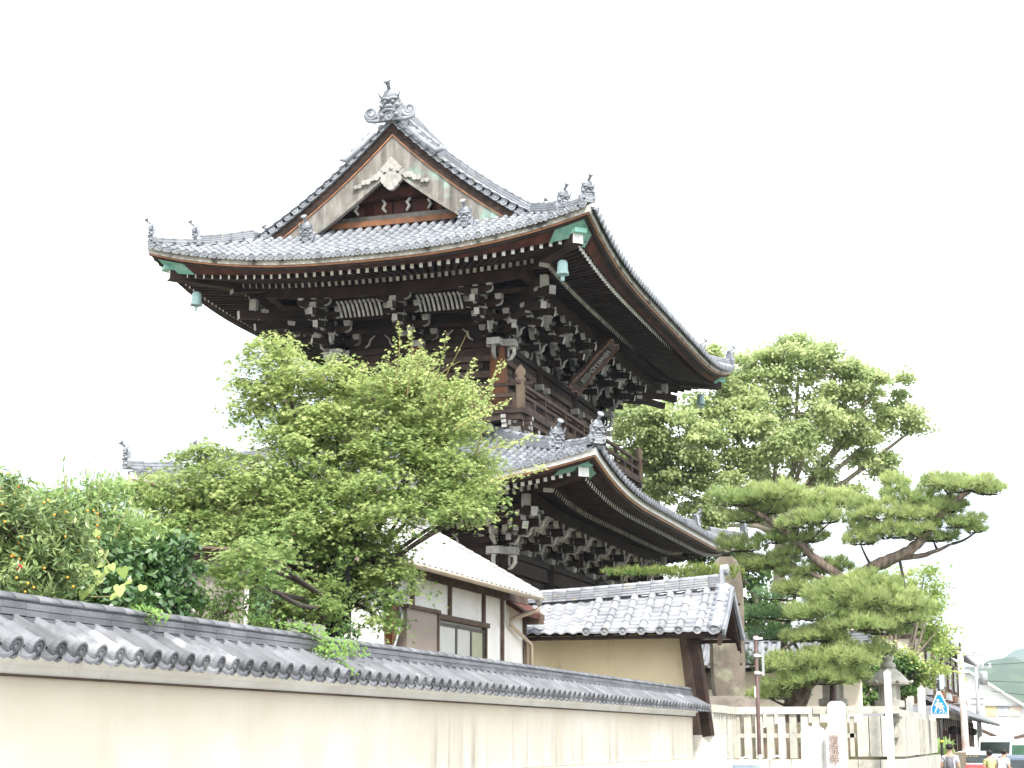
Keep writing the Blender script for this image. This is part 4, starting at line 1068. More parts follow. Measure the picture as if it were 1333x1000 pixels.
for a_, c_, w_, h, zc in (((-7.45, 41, 0), (-3.45, 41, 0), .26, .17, 2.66), ((-7.36, 38.0, 0), (-7.36, 40.87, 0), .26, .17, 2.665), ((-3.56, 41.13, 0), (-3.56, 53.6, 0), .24, .16, 2.60), ((-7.30, 41, 0), (-3.6, 41, 0), .10, .10, 2.08), ((-3.56, 41.1, 0), (-3.56, 53.5, 0), .1, .1, 2.08)):
    b = MB(); a_, c_ = V(a_), V(c_); L_ = (c_ - a_).length; n_ = max(1, int(L_ / 1.35)) if h > .12 else 1
    for q in range(n_):
        p0, p1 = a_.lerp(c_, q / n_ + .002), a_.lerp(c_, (q + 1) / n_ - .002); p0.z = p1.z = zc + random.uniform(-.006, .006); b.bar(p0, p1, w_, h)
    b.build('top_rail' if h > .12 else 'middle_rail', STONE, FN)
b = MB(); random.seed(5)
def stones(b, A, B, z0, z1, w_, l_=.5):
    A, B = V(A), V(B); L_ = (B - A).length; n_ = max(1, int(L_ / l_))
    rows = 3
    for r_ in range(rows):
        for q in range(n_):
            za, zb = lerp(z0, z1, r_ / rows), lerp(z0, z1, (r_ + 1) / rows) - .012; e = .5 * (r_ % 2) / n_
            p0, p1 = A.lerp(B, min(1, q / n_ + e)), A.lerp(B, min(1, (q + .975) / n_ + e))
            if (p1 - p0).length < .05: continue
            p0.z = p1.z = (za + zb) / 2; b.bar(p0, p1, w_ + random.uniform(-.03, .03), zb - za)
stones(b, (-7.5, 41, 0), (-3.4, 41, 0), 0, 1.54, .42); stones(b, (-3.56, 41.2, 0), (-3.56, 54, 0), 0, 1.545, .40); stones(b, (-7.36, 37.9, 0), (-7.36, 40.8, 0), 0, 1.55, .42)
b.build('base_stones', STONE, FN)

b = MB(); rough_slab(b, (-5.6, 43.6, 0), [(1.4, 1.75, 1.3), (1.9, 1.7, 1.1), (2.25, 1.4, .8), (2.4, .9, .4)], 22, 12, .10)
tag(b.build('earth_mound', mat('mound_earth', (.15, .11, .085), (.07, .075, .04), 2.5, .95, .6, 12, .1)), kind='structure')
def pillar(name, x, y, z1, w_, label, cat, text=None, seed=1, top=.05, mt=STONEW):
    t = thing(name, (x, y, 0), label, cat)
    b = MB(); rough_slab(b, (x, y, 0), [(0, w_ / 2 * .92, w_ * .42), (z1 * .5, w_ / 2 * .9, w_ * .42), (z1 - .1, w_ / 2 * .88, w_ * .4), (z1 - .03, w_ / 2 * .8, w_ * .36), (z1 + top - .03, w_ / 2 * .5, w_ * .22)], 16, seed, .022); b.build('shaft', mt, t)
    if text:
        M4 = Matrix.Translation(V((0, -w_ * .47, z1 - text[1] * text[2] * .5 - .12))) @ Matrix.Rotation(pi / 2, 4, 'X')
        text_obj('inscription', '\n'.join(text[0]), text[1], M4, mat('reddish_carving', (.48, .36, .32), None, 5, .8, var=0) if 'reddish_carving' not in MATS else MATS['reddish_carving'], t, .02)
    return t
pillar('gate_pillar', -4.87, 40.75, 2.84, .50, 'taller rough-faced granite pillar standing in the stone fence', 'pillar', None, 4, mt=STONE)
pillar('stone_marker', -5.12, 38.3, 2.24, .58, 'broad smooth white stone marker in front of the fence, left of the inscribed one', 'marker stone', None, 5)
pillar('stone_marker', -4.60, 38.0, 2.25, .44, 'white stone marker with a reddish carved inscription in front of the fence', 'marker stone', ('\u6e05\u6dbc\u5bfa', .24, 3), 6)

def white_post(x, y, z0, z1, w_, label, text=None):
    t = thing('white_post', (x, y, z0), label, 'post', 'white lettered posts by the stone fence')
    b = MB(); b.box(x - w_ / 2, x + w_ / 2, y - w_ / 2, y + w_ / 2, z0, z1); b.prism([(-w_ / 2, 0), (w_ / 2, 0), (0, w_ * .4)], (x, y - w_ / 2, z1), (1, 0, 0), (0, 0, 1), (0, w_, 0)); b.build('shaft', WHITEB, t)
    if text:
        M4 = Matrix.Translation(V((0, -w_ / 2 - .004, (z1 - z0) * .58))) @ Matrix.Rotation(pi / 2, 4, 'X')
        text_obj('lettering', '\n'.join(text), w_ * .62, M4, mat('pale_blue_lettering', (.45, .55, .72), None, 5, .8, var=0) if 'pale_blue_lettering' not in MATS else MATS['pale_blue_lettering'], t, .004)
    return t
white_post(-3.62, 40.2, 0.1, 3.50, .145, 'tallest slim white lettered post, standing in front of the whole stone lantern', '\u56fd\u5b9d\u91c8\u8fe6\u5982\u6765')
white_post(-3.62, 50.6, 0.1, 3.42, .19, 'white post at the far end of the stone fence, taller of the pair', '\u6e05\u6dbc\u5bfa')
white_post(-3.95, 50.2, 1.4, 3.02, .16, 'shorter white post just left of the taller one at the far fence end', None)

def lantern(x, y, z0, label):
    t = thing('stone_lantern', (x, y, z0), label, 'stone lantern', 'granite lanterns behind the stone fence')
    b = MB(); b.lathe([(.42, 0), (.42, .12), (.30, .2), (.2, .28)], (x, y, z0), 6, 0, False); b.build('base', STONE, t)
    b = MB(); b.lathe([(.17, .2), (.165, .7), (.19, .72), (.19, .78), (.165, .8), (.17, 1.3)], (x, y, z0), 18); b.build('shaft', STONE, t)
    b = MB(); b.lathe([(.2, 1.28), (.34, 1.40), (.43, 1.46), (.43, 1.62), (.30, 1.64)], (x, y, z0), 6, 0, False); b.build('platform', STONE, t)
    b = MB()
    for j in range(6):
        a = pi / 3 * j; b.frame_box((x + .235 * cos(a), y + .235 * sin(a), z0 + 1.82), (.045 * cos(a), .045 * sin(a), 0), (-.055 * sin(a), .055 * cos(a), 0), (0, 0, .2))
        if j in (1, 3, 5): a2 = a + pi / 6; b.frame_box((x + .20 * cos(a2), y + .20 * sin(a2), z0 + 1.82), (.02 * cos(a2), .02 * sin(a2), 0), (-.09 * sin(a2), .09 * cos(a2), 0), (0, 0, .2))
    b.lathe([(.27, 1.62), (.27, 1.66)], (x, y, z0), 6, 0, False); b.lathe([(.27, 1.98), (.27, 2.02)], (x, y, z0), 6, 0, False); b.build('firebox', STONE, t)
    b = MB(); b.lathe([(.36, 2.02), (.60, 2.05), (.61, 2.11), (.47, 2.26), (.31, 2.40), (.20, 2.48), (.18, 2.5)], (x, y, z0), 6, 0, False)
    for j in range(6):
        a = pi / 3 * j; b.tube([(x + .50 * cos(a), y + .50 * sin(a), z0 + 2.10), (x + .60 * cos(a), y + .60 * sin(a), z0 + 2.11), (x + .63 * cos(a), y + .63 * sin(a), z0 + 2.15)], [.05, .045, .03], 6)
    b.build('roof', STONE, t)
    b = MB(); b.lathe([(.2, 2.49), (.21, 2.52), (.19, 2.60), (.13, 2.62), (.10, 2.65), (.155, 2.70), (.165, 2.76), (.12, 2.84), (.03, 2.90), (.005, 2.93)], (x, y, z0), 18); b.build('finial', STONE, t)
    return t
L0 = lantern(-4.2, 47, 1.38, 'granite lantern fully in view behind the slim white post')
dup(L0, (-5.72, 47.2, 1.44), 'granite lantern mostly hidden by the lowest pine branches')

# rear plaster wall with tiled roof, behind monument and pine
RW = thing('rear_wall', (-9, 56, 1.4), 'cream plaster wall with a grey tiled roof far behind the monument and pine', 'wall')
b = MB(); b.box(-16, -5.9, 56, 56.4, 1.4, 4.4); b.build('plaster_face', CREAM, RW)
b = MB()
for sg in (-1, 1):
    Fp = lambda x, t: V((x, 56.2 + sg * (1.1 - 1.1 * t), 4.35 + .8 * t))
    x = -16
    while x < -5.6:
        p0, p1 = Fp(x, 0), Fp(x, 1); b.tube([p0, p1], .085, 8); tile_disc(b, p0, V((0, sg, 0)), .1); 
        rr = random.random(); i = b.pts([Fp(x, 0), Fp(x + .3, 0), Fp(x + .3, 1), Fp(x, 1)]); b.face((i, i + 1, i + 2, i + 3), 0, False, rr); x += .3
b.build('tile_roof', TILE, RW)
ridge([(x, 56.2, 5.12) for x in np.linspace(-16, -5.6, 20)], .3, .25, 3, RW, 'ridge'); b = MB(); b.lathe([(.2, -.05), (.25, .1), (.1, .14)], (-5.58, 56.2, 5.42), 8, 0, False, (1, 0, 0)); b.build('ridge_end_tile', TILE, RW)
b = MB(); b.box(-16, -5.9, 55.6, 55.75, 4.15, 4.28); b.build('eave_beam', WOOD, RW)
b = MB(); p = onY(917, 868, 55.9); b.box(p.x - .25, p.x + .25, 55.93, 55.99, 3.6, 4.2); b.build('slatted_vent', WOODG, RW)

# ---- brown pole with bracket, and the white board with curls at its foot
PO = thing('brown_sign_pole', (-5.93, 36, 0), 'slim brown steel pole with three white clamps before the stone fence', 'pole')
b = MB(); b.tube([(-5.93, 36, 0), (-5.94, 36, 4.15)], .042, 10); b.build('pole', RUST, PO)
for z in (4.08, 3.72, 3.36):
    b = MB(); b.lathe([(.055, z - .035), (.055, z + .035)], (-5.94, 36, 0), 10); b.box(-5.92, -5.80, 35.97, 36.03, z - .02, z + .02); b.build('clamp', WHITEB, PO)
b = MB(); b.box(-5.82, -5.78, 35.96, 36.04, 3.30, 4.02); b.build('bracket_frame', GALV, PO)
b = MB(); b.box(-5.99, -5.96, 35.93, 35.96, 2.85, 3.08); b.build('white_tag', WHITEB, PO)
b = MB(); b.tube([(-5.93, 36, 0), (-5.93, 36, 1.68)], .047, 10); b.build('galvanised_foot', GALV, PO)
SB = thing('white_board', (-6.1, 35.6, 0), 'white board with grey panel and curled white trim at the brown pole foot', 'board')
b = MB(); b.box(-6.62, -5.70, 35.55, 35.62, .4, 1.56); b.build('board', WHITEB, SB)
b = MB(); b.box(-6.42, -5.86, 35.53, 35.548, .5, 1.48); b.build('grey_panel', mat('blue_grey_panel', (.30, .36, .42), None, 3, .4, var=0), SB)
for x in (-6.55, -6.15): 
    b = MB(); b.tube([(x - .16, 35.58, 1.5), (x - .1, 35.58, 1.60), (x, 35.58, 1.64), (x + .1, 35.58, 1.60), (x + .16, 35.58, 1.55)], .018, 6); b.build('curled_trim', WHITEB, SB)
b = MB(); b.tube([(-5.8, 35.58, 1.55), (-5.65, 35.58, 1.60), (-5.5, 35.58, 1.66), (-5.38, 35.58, 1.60), (-5.25, 35.58, 1.52)], .02, 6); b.build('curled_trim', WHITEB, SB)
for x in (-6.5, -5.8):
    b = MB(); b.box(x - .02, x + .02, 35.56, 35.61, 0, .4); b.build('leg', GALV, SB)

# ---- blue pedestrian sign
BS = thing('crossing_sign', (-3.09, 50, 0), 'blue five-sided pedestrian crossing sign with white figures on a dark pole', 'road sign')
b = MB(); b.tube([(-3.09, 50, 0), (-3.09, 50, 3.6)], .038, 10); b.build('pole', DARKM, BS)
BLUE = mat('sign_blue', (.015, .32, .72), None, 3, .4, var=0); WS = mat('sign_white', (.85, .87, .9), None, 3, .4, var=0)
pent = lambda w_, h0, h1, h2: [(-w_, h0), (w_, h0), (w_, h1), (0.045, h2), (-.045, h2), (-w_, h1)]
b = MB(); b.prism(pent(.245, 2.58, 2.86, 3.32), (-3.09, 49.93, 0), (1, 0, 0), (0, 0, 1), (0, .02, 0)); b.build('sign_edge', WS, BS)
b = MB(); b.prism(pent(.205, 2.70, 2.87, 3.22), (-3.09, 49.92, 0), (1, 0, 0), (0, 0, 1), (0, .009, 0)); b.build('blue_field', BLUE, BS)
def figure(x, z, s):
    b = MB(); P = lambda a_, c_: V((x + a_ * s, 49.915, z + c_ * s))
    b.lathe([(.035 * s, 0), (.035 * s, .004)], P(0, .32), 10, 0, False, (0, -1, 0))
    b.prism([(-.05, .14), (.05, .14), (.06, .27), (-.05, .27)], P(0, 0), (s, 0, 0), (0, 0, s), (0, -.004, 0))
    for q in ([(-.05, .14), (-.10, .0), (-.07, .0), (.0, .14)], [(0, .14), (.06, .0), (.10, .0), (.05, .14)], [(-.05, .26), (-.11, .17), (-.09, .15), (-.04, .22)], [(.05, .26), (.11, .18), (.10, .15), (.05, .22)]):
        b.prism(q, P(0, 0) + V((0, .001, 0)), (s, 0, 0), (0, 0, s), (0, -.004, 0))
    b.build('white_figure', WS, BS)
figure(-3.13, 2.745, 1.0); figure(-3.03, 2.745, .72)
b = MB()
for x in (-3.24, -3.19, -3.10, -3.0, -2.93): b.box(x - .012, x + .012, 49.912, 49.918, 2.71, 2.74)
b.build('stripe_marks', WS, BS)
b = MB(); b.box(-3.06, -2.94, 49.95, 49.97, 3.38, 3.78); b.build('upper_plate', mat('pale_blue_plate', (.55, .66, .80), None, 3, .4, var=0), BS)
for z in (3.42, 3.52, 3.62, 3.72):
    b = MB(); b.box(-3.15, -3.02, 49.975, 50.0, z - .02, z + .01); b.build('clamp', DARKM, BS)
b = MB(); b.lathe([(.05, 1.9), (.05, 1.96)], (-3.09, 50, 0), 10); b.build('yellow_band', mat('yellow_band_paint', (.85, .55, .05), None, 3, .5, var=0), BS)

# ---- poles and wires
UPL = thing('utility_pole', (-3.85, 78.6, 0), 'reddish brown and white patchy utility pole in front of the old townhouse', 'utility pole')
q0, q1 = onY(1257.6, 975, 78.6), onY(1249.6, 848, 78.6)
b = MB(); b.tube([(q0.x, 78.6, 0), (q1.x, 78.6, q1.z)], [.175, .125], 12); b.build('pole', mat('patchy_pole_paint', (.36, .20, .17), (.62, .56, .52), 1.6, .7, .1, 20, 0, c3=(.7, .68, .66), sc3=.9, lo3=.5, hi3=.6), UPL)
b = MB(); b.tube([(q1.x, 78.6, q1.z - .02), (q1.x, 78.6, q1.z + .4)], .05, 8); b.build('top_cap', DARKM, UPL)
FP = thing('power_pole', (-4.3, 118, 0), 'distant power pole with transformer, crossarms and insulators beside the white building', 'power pole')
qp = onY(1271, 880, 118); X_ = qp.x
b = MB(); b.tube([(X_, 118, 0), (X_, 118, qp.z + 1.6)], [.18, .12], 10); b.build('pole', GALV, FP)
for z in (qp.z + 1.3, qp.z + .5):
    b = MB(); b.box(X_ - 1.0, X_ + 1.0, 117.9, 118.0, z, z + .1); b.build('crossarm', GALV, FP)
    for x in (-.9, -.45, .45, .9):
        b = MB(); b.lathe([(.05, 0), (.09, .06), (.05, .12), (.09, .18), (.03, .24)], (X_ + x, 117.95, z + .1), 8); b.build('insulator', WHITEB, FP)
b = MB(); b.lathe([(.2, -.9), (.28, -.85), (.28, -.1), (.2, 0)], (X_ + .45, 117.8, qp.z + .3), 12); b.build('transformer', GALV, FP)
for i, (z, x1) in enumerate(((qp.z + 1.5, 6), (qp.z + .75, 6), (qp.z - .3, 6.5), (qp.z - 1.0, 6))):
    b = MB(); A, B = V((X_ - .9 + .6 * i, 118, z)), V((x1, 90 + 6 * i, z + .6 - .3 * i)); n_ = 16
    b.tube([A.lerp(B, q / n_) - V((0, 0, .7 * 4 * (q / n_) * (1 - q / n_) * .5)) for q in range(n_ + 1)], .018, 4)
    tag(b.build('overhead_wire', DARKM, None, A), ('highest overhead wire running right from the power pole', 'second overhead wire from the top at the power pole', 'third overhead wire, just above the white roof line', 'lowest overhead wire at the power pole')[i], 'wire', 'wires of the distant power pole')

# ================================================================== OLD TOWNHOUSE AND NEIGHBOURS
TW = thing('old_townhouse', (-7.5, 96, 0), 'two-storey cream and brown timber townhouse with grey tiled roofs behind the utility pole', 'townhouse')
FX = -5.15; YA, YB = 80, 116
b = MB(); b.box(-10.8, FX, YA, YB, 0, 3.4); b.box(-10.8, FX - .5, YA, YB, 3.4, 6.7); 
i = b.pts([(-10.8, YA, 6.7), (FX - .5, YA, 6.7), (-8.2, YA, 8.0), (-10.8, YB, 6.7), (FX - .5, YB, 6.7), (-8.2, YB, 8.0)]); b.face((i, i + 1, i + 2)); b.face((i + 5, i + 4, i + 3))
b.build('wall', mat('townhouse_plaster', (.62, .55, .45), (.52, .46, .37), 1, .9, var=0), TW)
b = MB(); 
for s_ in (1, -1):
    pe, pr = (V((FX + .45, 0, 6.75)), V((-8.2, 0, 8.15))) if s_ > 0 else (V((-11.7, 0, 6.75)), V((-8.2, 0, 8.15)))
    for y in np.arange(YA - .6, YB + .5, .5):
        rr = random.random(); i = b.pts([pe + V((0, y, 0)), pe + V((0, y + .5, .03)), pr + V((0, y + .5, .03)), pr + V((0, y, 0)), pe + V((0, y, -.12)), pe + V((0, y + .5, -.12)), pr + V((0, y, -.12)), pr + V((0, y + .5, -.12))]); b.face((i, i + 1, i + 2, i + 3), 0, False, rr); b.face((i + 4, i + 5, i + 1, i), 0, False, rr); b.face((i + 3, i + 6, i + 4, i), 0, False, rr); b.face((i + 6, i + 7, i + 5, i + 4), 0, False, rr)
b.build('upper_roof', TILED, TW)
b = MB()
pe, pr = V((FX + 1.5, 0, 3.0)), V((FX - .5, 0, 3.95))
for y in np.arange(YA - .8, YB + 3, .5):
    rr = random.random(); i = b.pts([pe + V((0, y, 0)), pe + V((0, y + .5, .03)), pr + V((0, y + .5, .03)), pr + V((0, y, 0)), pe + V((0, y, -.14)), pe + V((0, y + .5, -.14)), pr + V((0, y, -.14)), pr + V((0, y + .5, -.14))])
    for f_ in ((0, 1, 2, 3), (4, 5, 1, 0), (3, 6, 4, 0), (7, 5, 4, 6)): b.face(tuple(i + q for q in f_), 0, False, rr)
b.build('lower_roof', TILED, TW)
b = MB(); b.tube([pe + V((.06, YA - .8, -.1)), pe + V((.06, YB + 3, -.1))], .09, 6); b.build('gutter', DARKM, TW)
for j in range(6):
    y0 = YA + 2 + j * 5.6
    f_ = MB(); f_.box(FX - .5, FX - .40, y0, y0 + 2.6, 4.6, 6.2); fo = f_.build('window', WOODR, TW)
    for q in range(2):
        g = MB(); g.box(FX - .40, FX - .385, y0 + .15 + q * 1.2, y0 + 1.2 + q * 1.2, 4.75, 6.05); g.build('pane', P1, fo)
    b = MB(); b.box(FX - .5, FX - .42, y0 + 3.6, y0 + 3.8, 3.9, 6.6); b.build('post', WOODB, TW)
    b = MB(); b.box(FX - .5, FX - .1, y0 - .3, y0 + 3.0, 4.0, 4.35); b.build('window_rail', WOODO if j % 2 else GALV, TW)
b = MB()
for y in np.arange(YA + .1, YB, 1.7): b.box(FX - .01, FX + .06, y, y + .16, .1, 3.0)
b.build('facade_frame', WOODB, TW)
for j, y0 in enumerate((84, 91, 98, 105)):
    b = MB(); b.box(FX, FX + .05, y0, y0 + 3.4, .1, 2.5); dd = b.build('lattice_door', WOODO, TW)
    b = MB()
    for q in range(8): b.box(FX + .05, FX + .08, y0 + .2 + q * .42, y0 + .3 + q * .42, .3, 2.4)
    b.build('lattice', WOODR, dd)
    b = MB(); b.lathe([(.1, -.3), (.2, -.25), (.22, 0), (.12, .1)], (FX + .5, y0 + .2, 2.5), 10); b.build('hanging_lantern', WOOD, TW)
# gable face details towards the viewer
b = MB()
for x in np.arange(-8.6, FX, .85): b.box(x, x + .14, YA - .05, YA, 3.6, 6.9)
b.box(-10.8, FX - .5, YA - .06, YA - .001, 6.5, 6.7); b.build('gable_frame', WOODB, TW)
b = MB(); b.box(-7.4, -6.2, YA - .08, YA - .01, 4.4, 6.0); b.build('gable_window', GLASS, TW)
b = MB(); b.box(-7.0, -6.3, YA - .06, YA - .001, .1, 2.3); b.build('side_door', WOODB, TW)
LW = thing('cream_annex', (-7, 74, 0), 'low cream-walled annex with a small grey roof at the end of the stone fence', 'annex')
b = MB(); b.box(-13, -5.3, 74, 79.6, 0, 2.9); b.build('wall', CREAM, LW)
b = MB(); i = b.pts([(-13.3, 73.5, 2.9), (-4.9, 73.5, 2.9), (-4.9, 79.6, 3.5), (-13.3, 79.6, 3.5), (-13.3, 73.5, 2.78), (-4.9, 73.5, 2.78), (-4.9, 79.6, 3.38), (-13.3, 79.6, 3.38)]); 
for f_ in ((0, 1, 2, 3), (4, 5, 1, 0), (5, 6, 2, 1), (7, 6, 5, 4)): b.face(tuple(i + q for q in f_))
b.build('roof', TILED, LW)

WB = thing('white_building', (0, 150, 0), 'large blank white two-storey building with a sloping white roof and a strip of coloured shutters', 'building')
b = MB()
p1, p2, p3 = onY(1262, 876, 150), onY(1333, 920, 150), onY(1420, 965, 150)
poly = [(p1.x - 3, 0), (p1.x - 3, p1.z - .2), (p1.x, p1.z), (p2.x, p2.z), (p2.x + 8, 2.6), (p2.x + 8, 0)]
b.prism(poly, (0, 150, 0), (1, 0, 0), (0, 0, 1), (0, 14, 0)); b.build('wall', WHITEB, WB)
b = MB()
for (xa, za), (xb, zb) in (((p1.x - 3.2, p1.z - .2), (p1.x, p1.z + .02)), ((p1.x, p1.z), (p2.x, p2.z)), ((p2.x, p2.z), (p2.x + 8.2, 2.55))):
    b.sweep([[V((xa, 149.5, za)), V((xa, 149.5, za + .22)), V((xa, 164.5, za + .22)), V((xa, 164.5, za))], [V((xb, 149.5, zb)), V((xb, 149.5, zb + .22)), V((xb, 164.5, zb + .22)), V((xb, 164.5, zb))]])
b.build('roof', mat('white_roof_sheet', (.8, .8, .8), None, 2, .5, var=0), WB)
for px0, px1, c_ in ((1283, 1298, (.75, .60, .30)), (1299, 1313, (.45, .46, .50)), (1314, 1330, (.70, .58, .48))):
    a_, c2_ = onY(px0, 919, 149.9), onY(px1, 932.5, 149.9); b = MB(); b.box(a_.x, c2_.x, 149.9, 149.99, c2_.z, a_.z); b.build('shutter', mat('shutter_paint', c_, None, 2, .6, var=0), WB)
a_, c2_ = onY(1282, 917.5, 149.8), onY(1331, 919, 149.8); b = MB(); b.box(a_.x, c2_.x, 149.75, 149.99, c2_.z, a_.z); b.build('shutter_hood', GALV, WB)
for px0, py0 in ((1264, 908), (1264, 915)):
    a_, c2_ = onY(px0, py0, 149.9), onY(px0 + 17, py0 + 1.2, 149.9); b = MB(); b.box(a_.x, c2_.x, 149.85, 149.99, c2_.z, a_.z); b.build('wall_ledge', GALV, WB)
LB = thing('low_white_house', (1, 125, 0), 'low white house with brown-edged sloping roofs meeting in a valley behind the parked vans', 'house')
vv = [onY(x, y, 125) for x, y in ((1272, 948), (1308, 964), (1333, 956), (1400, 940))]
b = MB(); b.box(vv[0].x, vv[3].x, 125.2, 134, 0, vv[1].z); b.build('wall', WHITEB, LB)
for a_, c_ in ((vv[0], vv[1]), (vv[1], vv[3])):
    b = MB(); b.sweep([[p, p + V((0, 0, .45)), p + V((0, 9, .45)), p + V((0, 9, 0))] for p in (a_, c_)]); b.build('roof', MATS['white_roof_sheet'], LB)
    b = MB(); b.bar(a_ + V((0, -.08, -.02)), c_ + V((0, -.08, -.02)), .14, .24); b.build('roof_edge', WOODB, LB)
for p in ((1281, 962), (1291, 966)):
    q = onY(p[0], p[1], 125.1); b = MB(); b.box(q.x - .35, q.x + .35, 125.0, 125.19, q.z - .5, q.z + .2); b.build('window', GLASS, LB)

# hills
def hill(name, Y, ctrl, m, depth=500, seed=3):
    b = MB(); rs = random.Random(seed); xs_ = np.linspace(-900, 900, 181) * (Y / 1500)
    cx = [c[0] for c in ctrl]; cz = [c[1] for c in ctrl]; nz = 10
    prof = np.interp(xs_, cx, cz) + np.array([sum(rs.uniform(-1, 1) for _ in range(3)) * .9 for _ in xs_]) * Y / 1500
    rows = []
    for j in range(nz):
        f_ = j / (nz - 1)
        rows.append(b.pts([(x, Y - depth * (1 - f_) + rs.uniform(-9, 9), -3 + (h + 3) * (f_ ** .75) + (rs.uniform(-2.5, 2.5) if 0 < j < nz - 1 else 0)) for x, h in zip(xs_, prof)]))
    for j in range(nz - 1):
        for i in range(len(xs_) - 1): b.face((rows[j] + i, rows[j] + i + 1, rows[j + 1] + i + 1, rows[j + 1] + i), 0, True)
    tag(b.build(name, m), kind='structure')
HM = mat('wooded_hillside', (.035, .065, .025), (.06, .09, .035), .06, .95, var=.3, detail=9)
def hz(px_, py_, Y): p = onY(px_, py_, Y); return (p.x, p.z)
hill('wooded_hill', 1500, [(-900, 40)] + [hz(1200, 880, 1500), hz(1262, 871, 1500), hz(1285, 860, 1500), hz(1308, 853, 1500), hz(1322, 856, 1500), hz(1340, 862, 1500), hz(1400, 880, 1500), (900, 30)], HM)
hill('far_hill', 3300, [(-2000, 90)] + [hz(1290, 870, 3300), hz(1312, 850, 3300), hz(1333, 842, 3300), hz(1390, 835, 3300), (2000, 80)], HM, 900, 9)

# ================================================================== VEGETATION
def leafmat(name, c1, c2, trans=.35, rough=.55, spec=.3, var=.25):
    return mat(name, c1, c2, 1.6, rough, 0, 30, var, spec, trans=trans, rndmix=True)
BARK = mat('grey_brown_bark', (.20, .165, .13), (.11, .09, .075), 6, .9, .6, 18, .2, stretch=(1, 1, .35))
BARKD = mat('dark_bark', (.075, .06, .05), (.045, .035, .03), 6, .9, .5, 18, .2)
BARKP = mat('pale_smooth_bark', (.34, .29, .23), (.22, .19, .15), 3, .85, .3, 18, .2)
BARKPINE = mat('fissured_pine_bark', (.27, .215, .175), (.10, .075, .06), 9, .95, .9, 16, .2, stretch=(1, 1, .5))
def star(n=7, r=.32):
    p = []
    for i in range(n):
        a = -pi / 2 + 2 * pi * (i + .5) / n; L_ = .62 + .38 * (1 - abs((i - (n - 1) / 2)) / ((n - 1) / 2)) if n > 1 else 1
        a0 = 2 * pi * (i + .5) / n
        l_ = (.55, .8, .95, 1.05, .95, .8, .55)[i % 7]
        p.append((sin(a0) * l_, -cos(a0) * l_)); a1 = 2 * pi * (i + 1) / n; p.append((sin(a1) * r, -cos(a1) * r))
    return p
T_MAPLE = [(x * .5, y * .5) for x, y in ((0, -.55), (.16, -.30), (.62, -.35), (.28, -.02), (.88, .38), (.24, .26), (0, 1.0), (-.24, .26), (-.88, .38), (-.28, -.02), (-.62, -.35), (-.16, -.30))]
T_OVAL = [(0, -.5), (.2, -.25), (.24, .05), (.13, .32), (0, .55), (-.13, .32), (-.24, .05), (-.2, -.25)]
T_LONG = [(0, -.5), (.11, -.2), (.12, .1), (0, .6), (-.12, .1), (-.11, -.2)]
T_HEART = [(0, -.55), (.22, -.3), (.42, .05), (.42, .3), (.26, .42), (.1, .4), (0, .26), (-.1, .4), (-.26, .42), (-.42, .3), (-.42, .05), (-.22, -.3)]
T_QUAD = [(-.35, -.5), (.35, -.4), (.45, .1), (.1, .5), (-.4, .35)]
T_NEEDLE = [(-.022, 0), (.022, 0), (0, 1)]
def leaves(name, C_, Nrm, S_, T_, m, parent, rnd, fold=.12, base=None, updir=None, kind=None):
    C_ = np.asarray(C_, float); n = len(C_); Nrm = np.asarray(Nrm, float); Nrm /= np.linalg.norm(Nrm, axis=1)[:, None] + 1e-9
    if updir is None: ref = rng.normal(size=(n, 3))
    else: ref = np.asarray(updir, float)
    Y_ = ref - Nrm * (ref * Nrm).sum(1)[:, None]; Y_ /= np.linalg.norm(Y_, axis=1)[:, None] + 1e-9
    X_ = np.cross(Y_, Nrm)
    T_ = np.asarray(T_); k = len(T_); S_ = np.broadcast_to(np.asarray(S_, float), (n,))
    zf = -np.abs(T_[:, 0]) * fold * 2
    P = C_[:, None, :] + S_[:, None, None] * (T_[None, :, 0, None] * X_[:, None, :] + T_[None, :, 1, None] * Y_[:, None, :] + zf[None, :, None] * Nrm[:, None, :])
    if base is None:
        base = V((0, 0, 0)); p = parent
        while p is not None: base = base + p.location; p = p.parent
    P = P.reshape(-1, 3) - np.array(base)
    me = bpy.data.meshes.new(name); me.vertices.add(n * k); me.vertices.foreach_set('co', P.ravel())
    me.loops.add(n * k); me.loops.foreach_set('vertex_index', np.arange(n * k, dtype=np.int32))
    me.polygons.add(n); me.polygons.foreach_set('loop_start', np.arange(0, n * k, k, dtype=np.int32))
    me.update(calc_edges=True)
    a = me.attributes.new('rnd', 'FLOAT', 'FACE'); a.data.foreach_set('value', np.clip(rnd, 0, 1).astype(np.float32))
    me.materials.append(m)
    o = bpy.data.objects.new(name, me); col.objects.link(o)
    if parent is not None: o.parent = parent
    else: o.location = base
    return o
def unit(v): v = np.asarray(v, float); return v / (np.linalg.norm(v) + 1e-9)
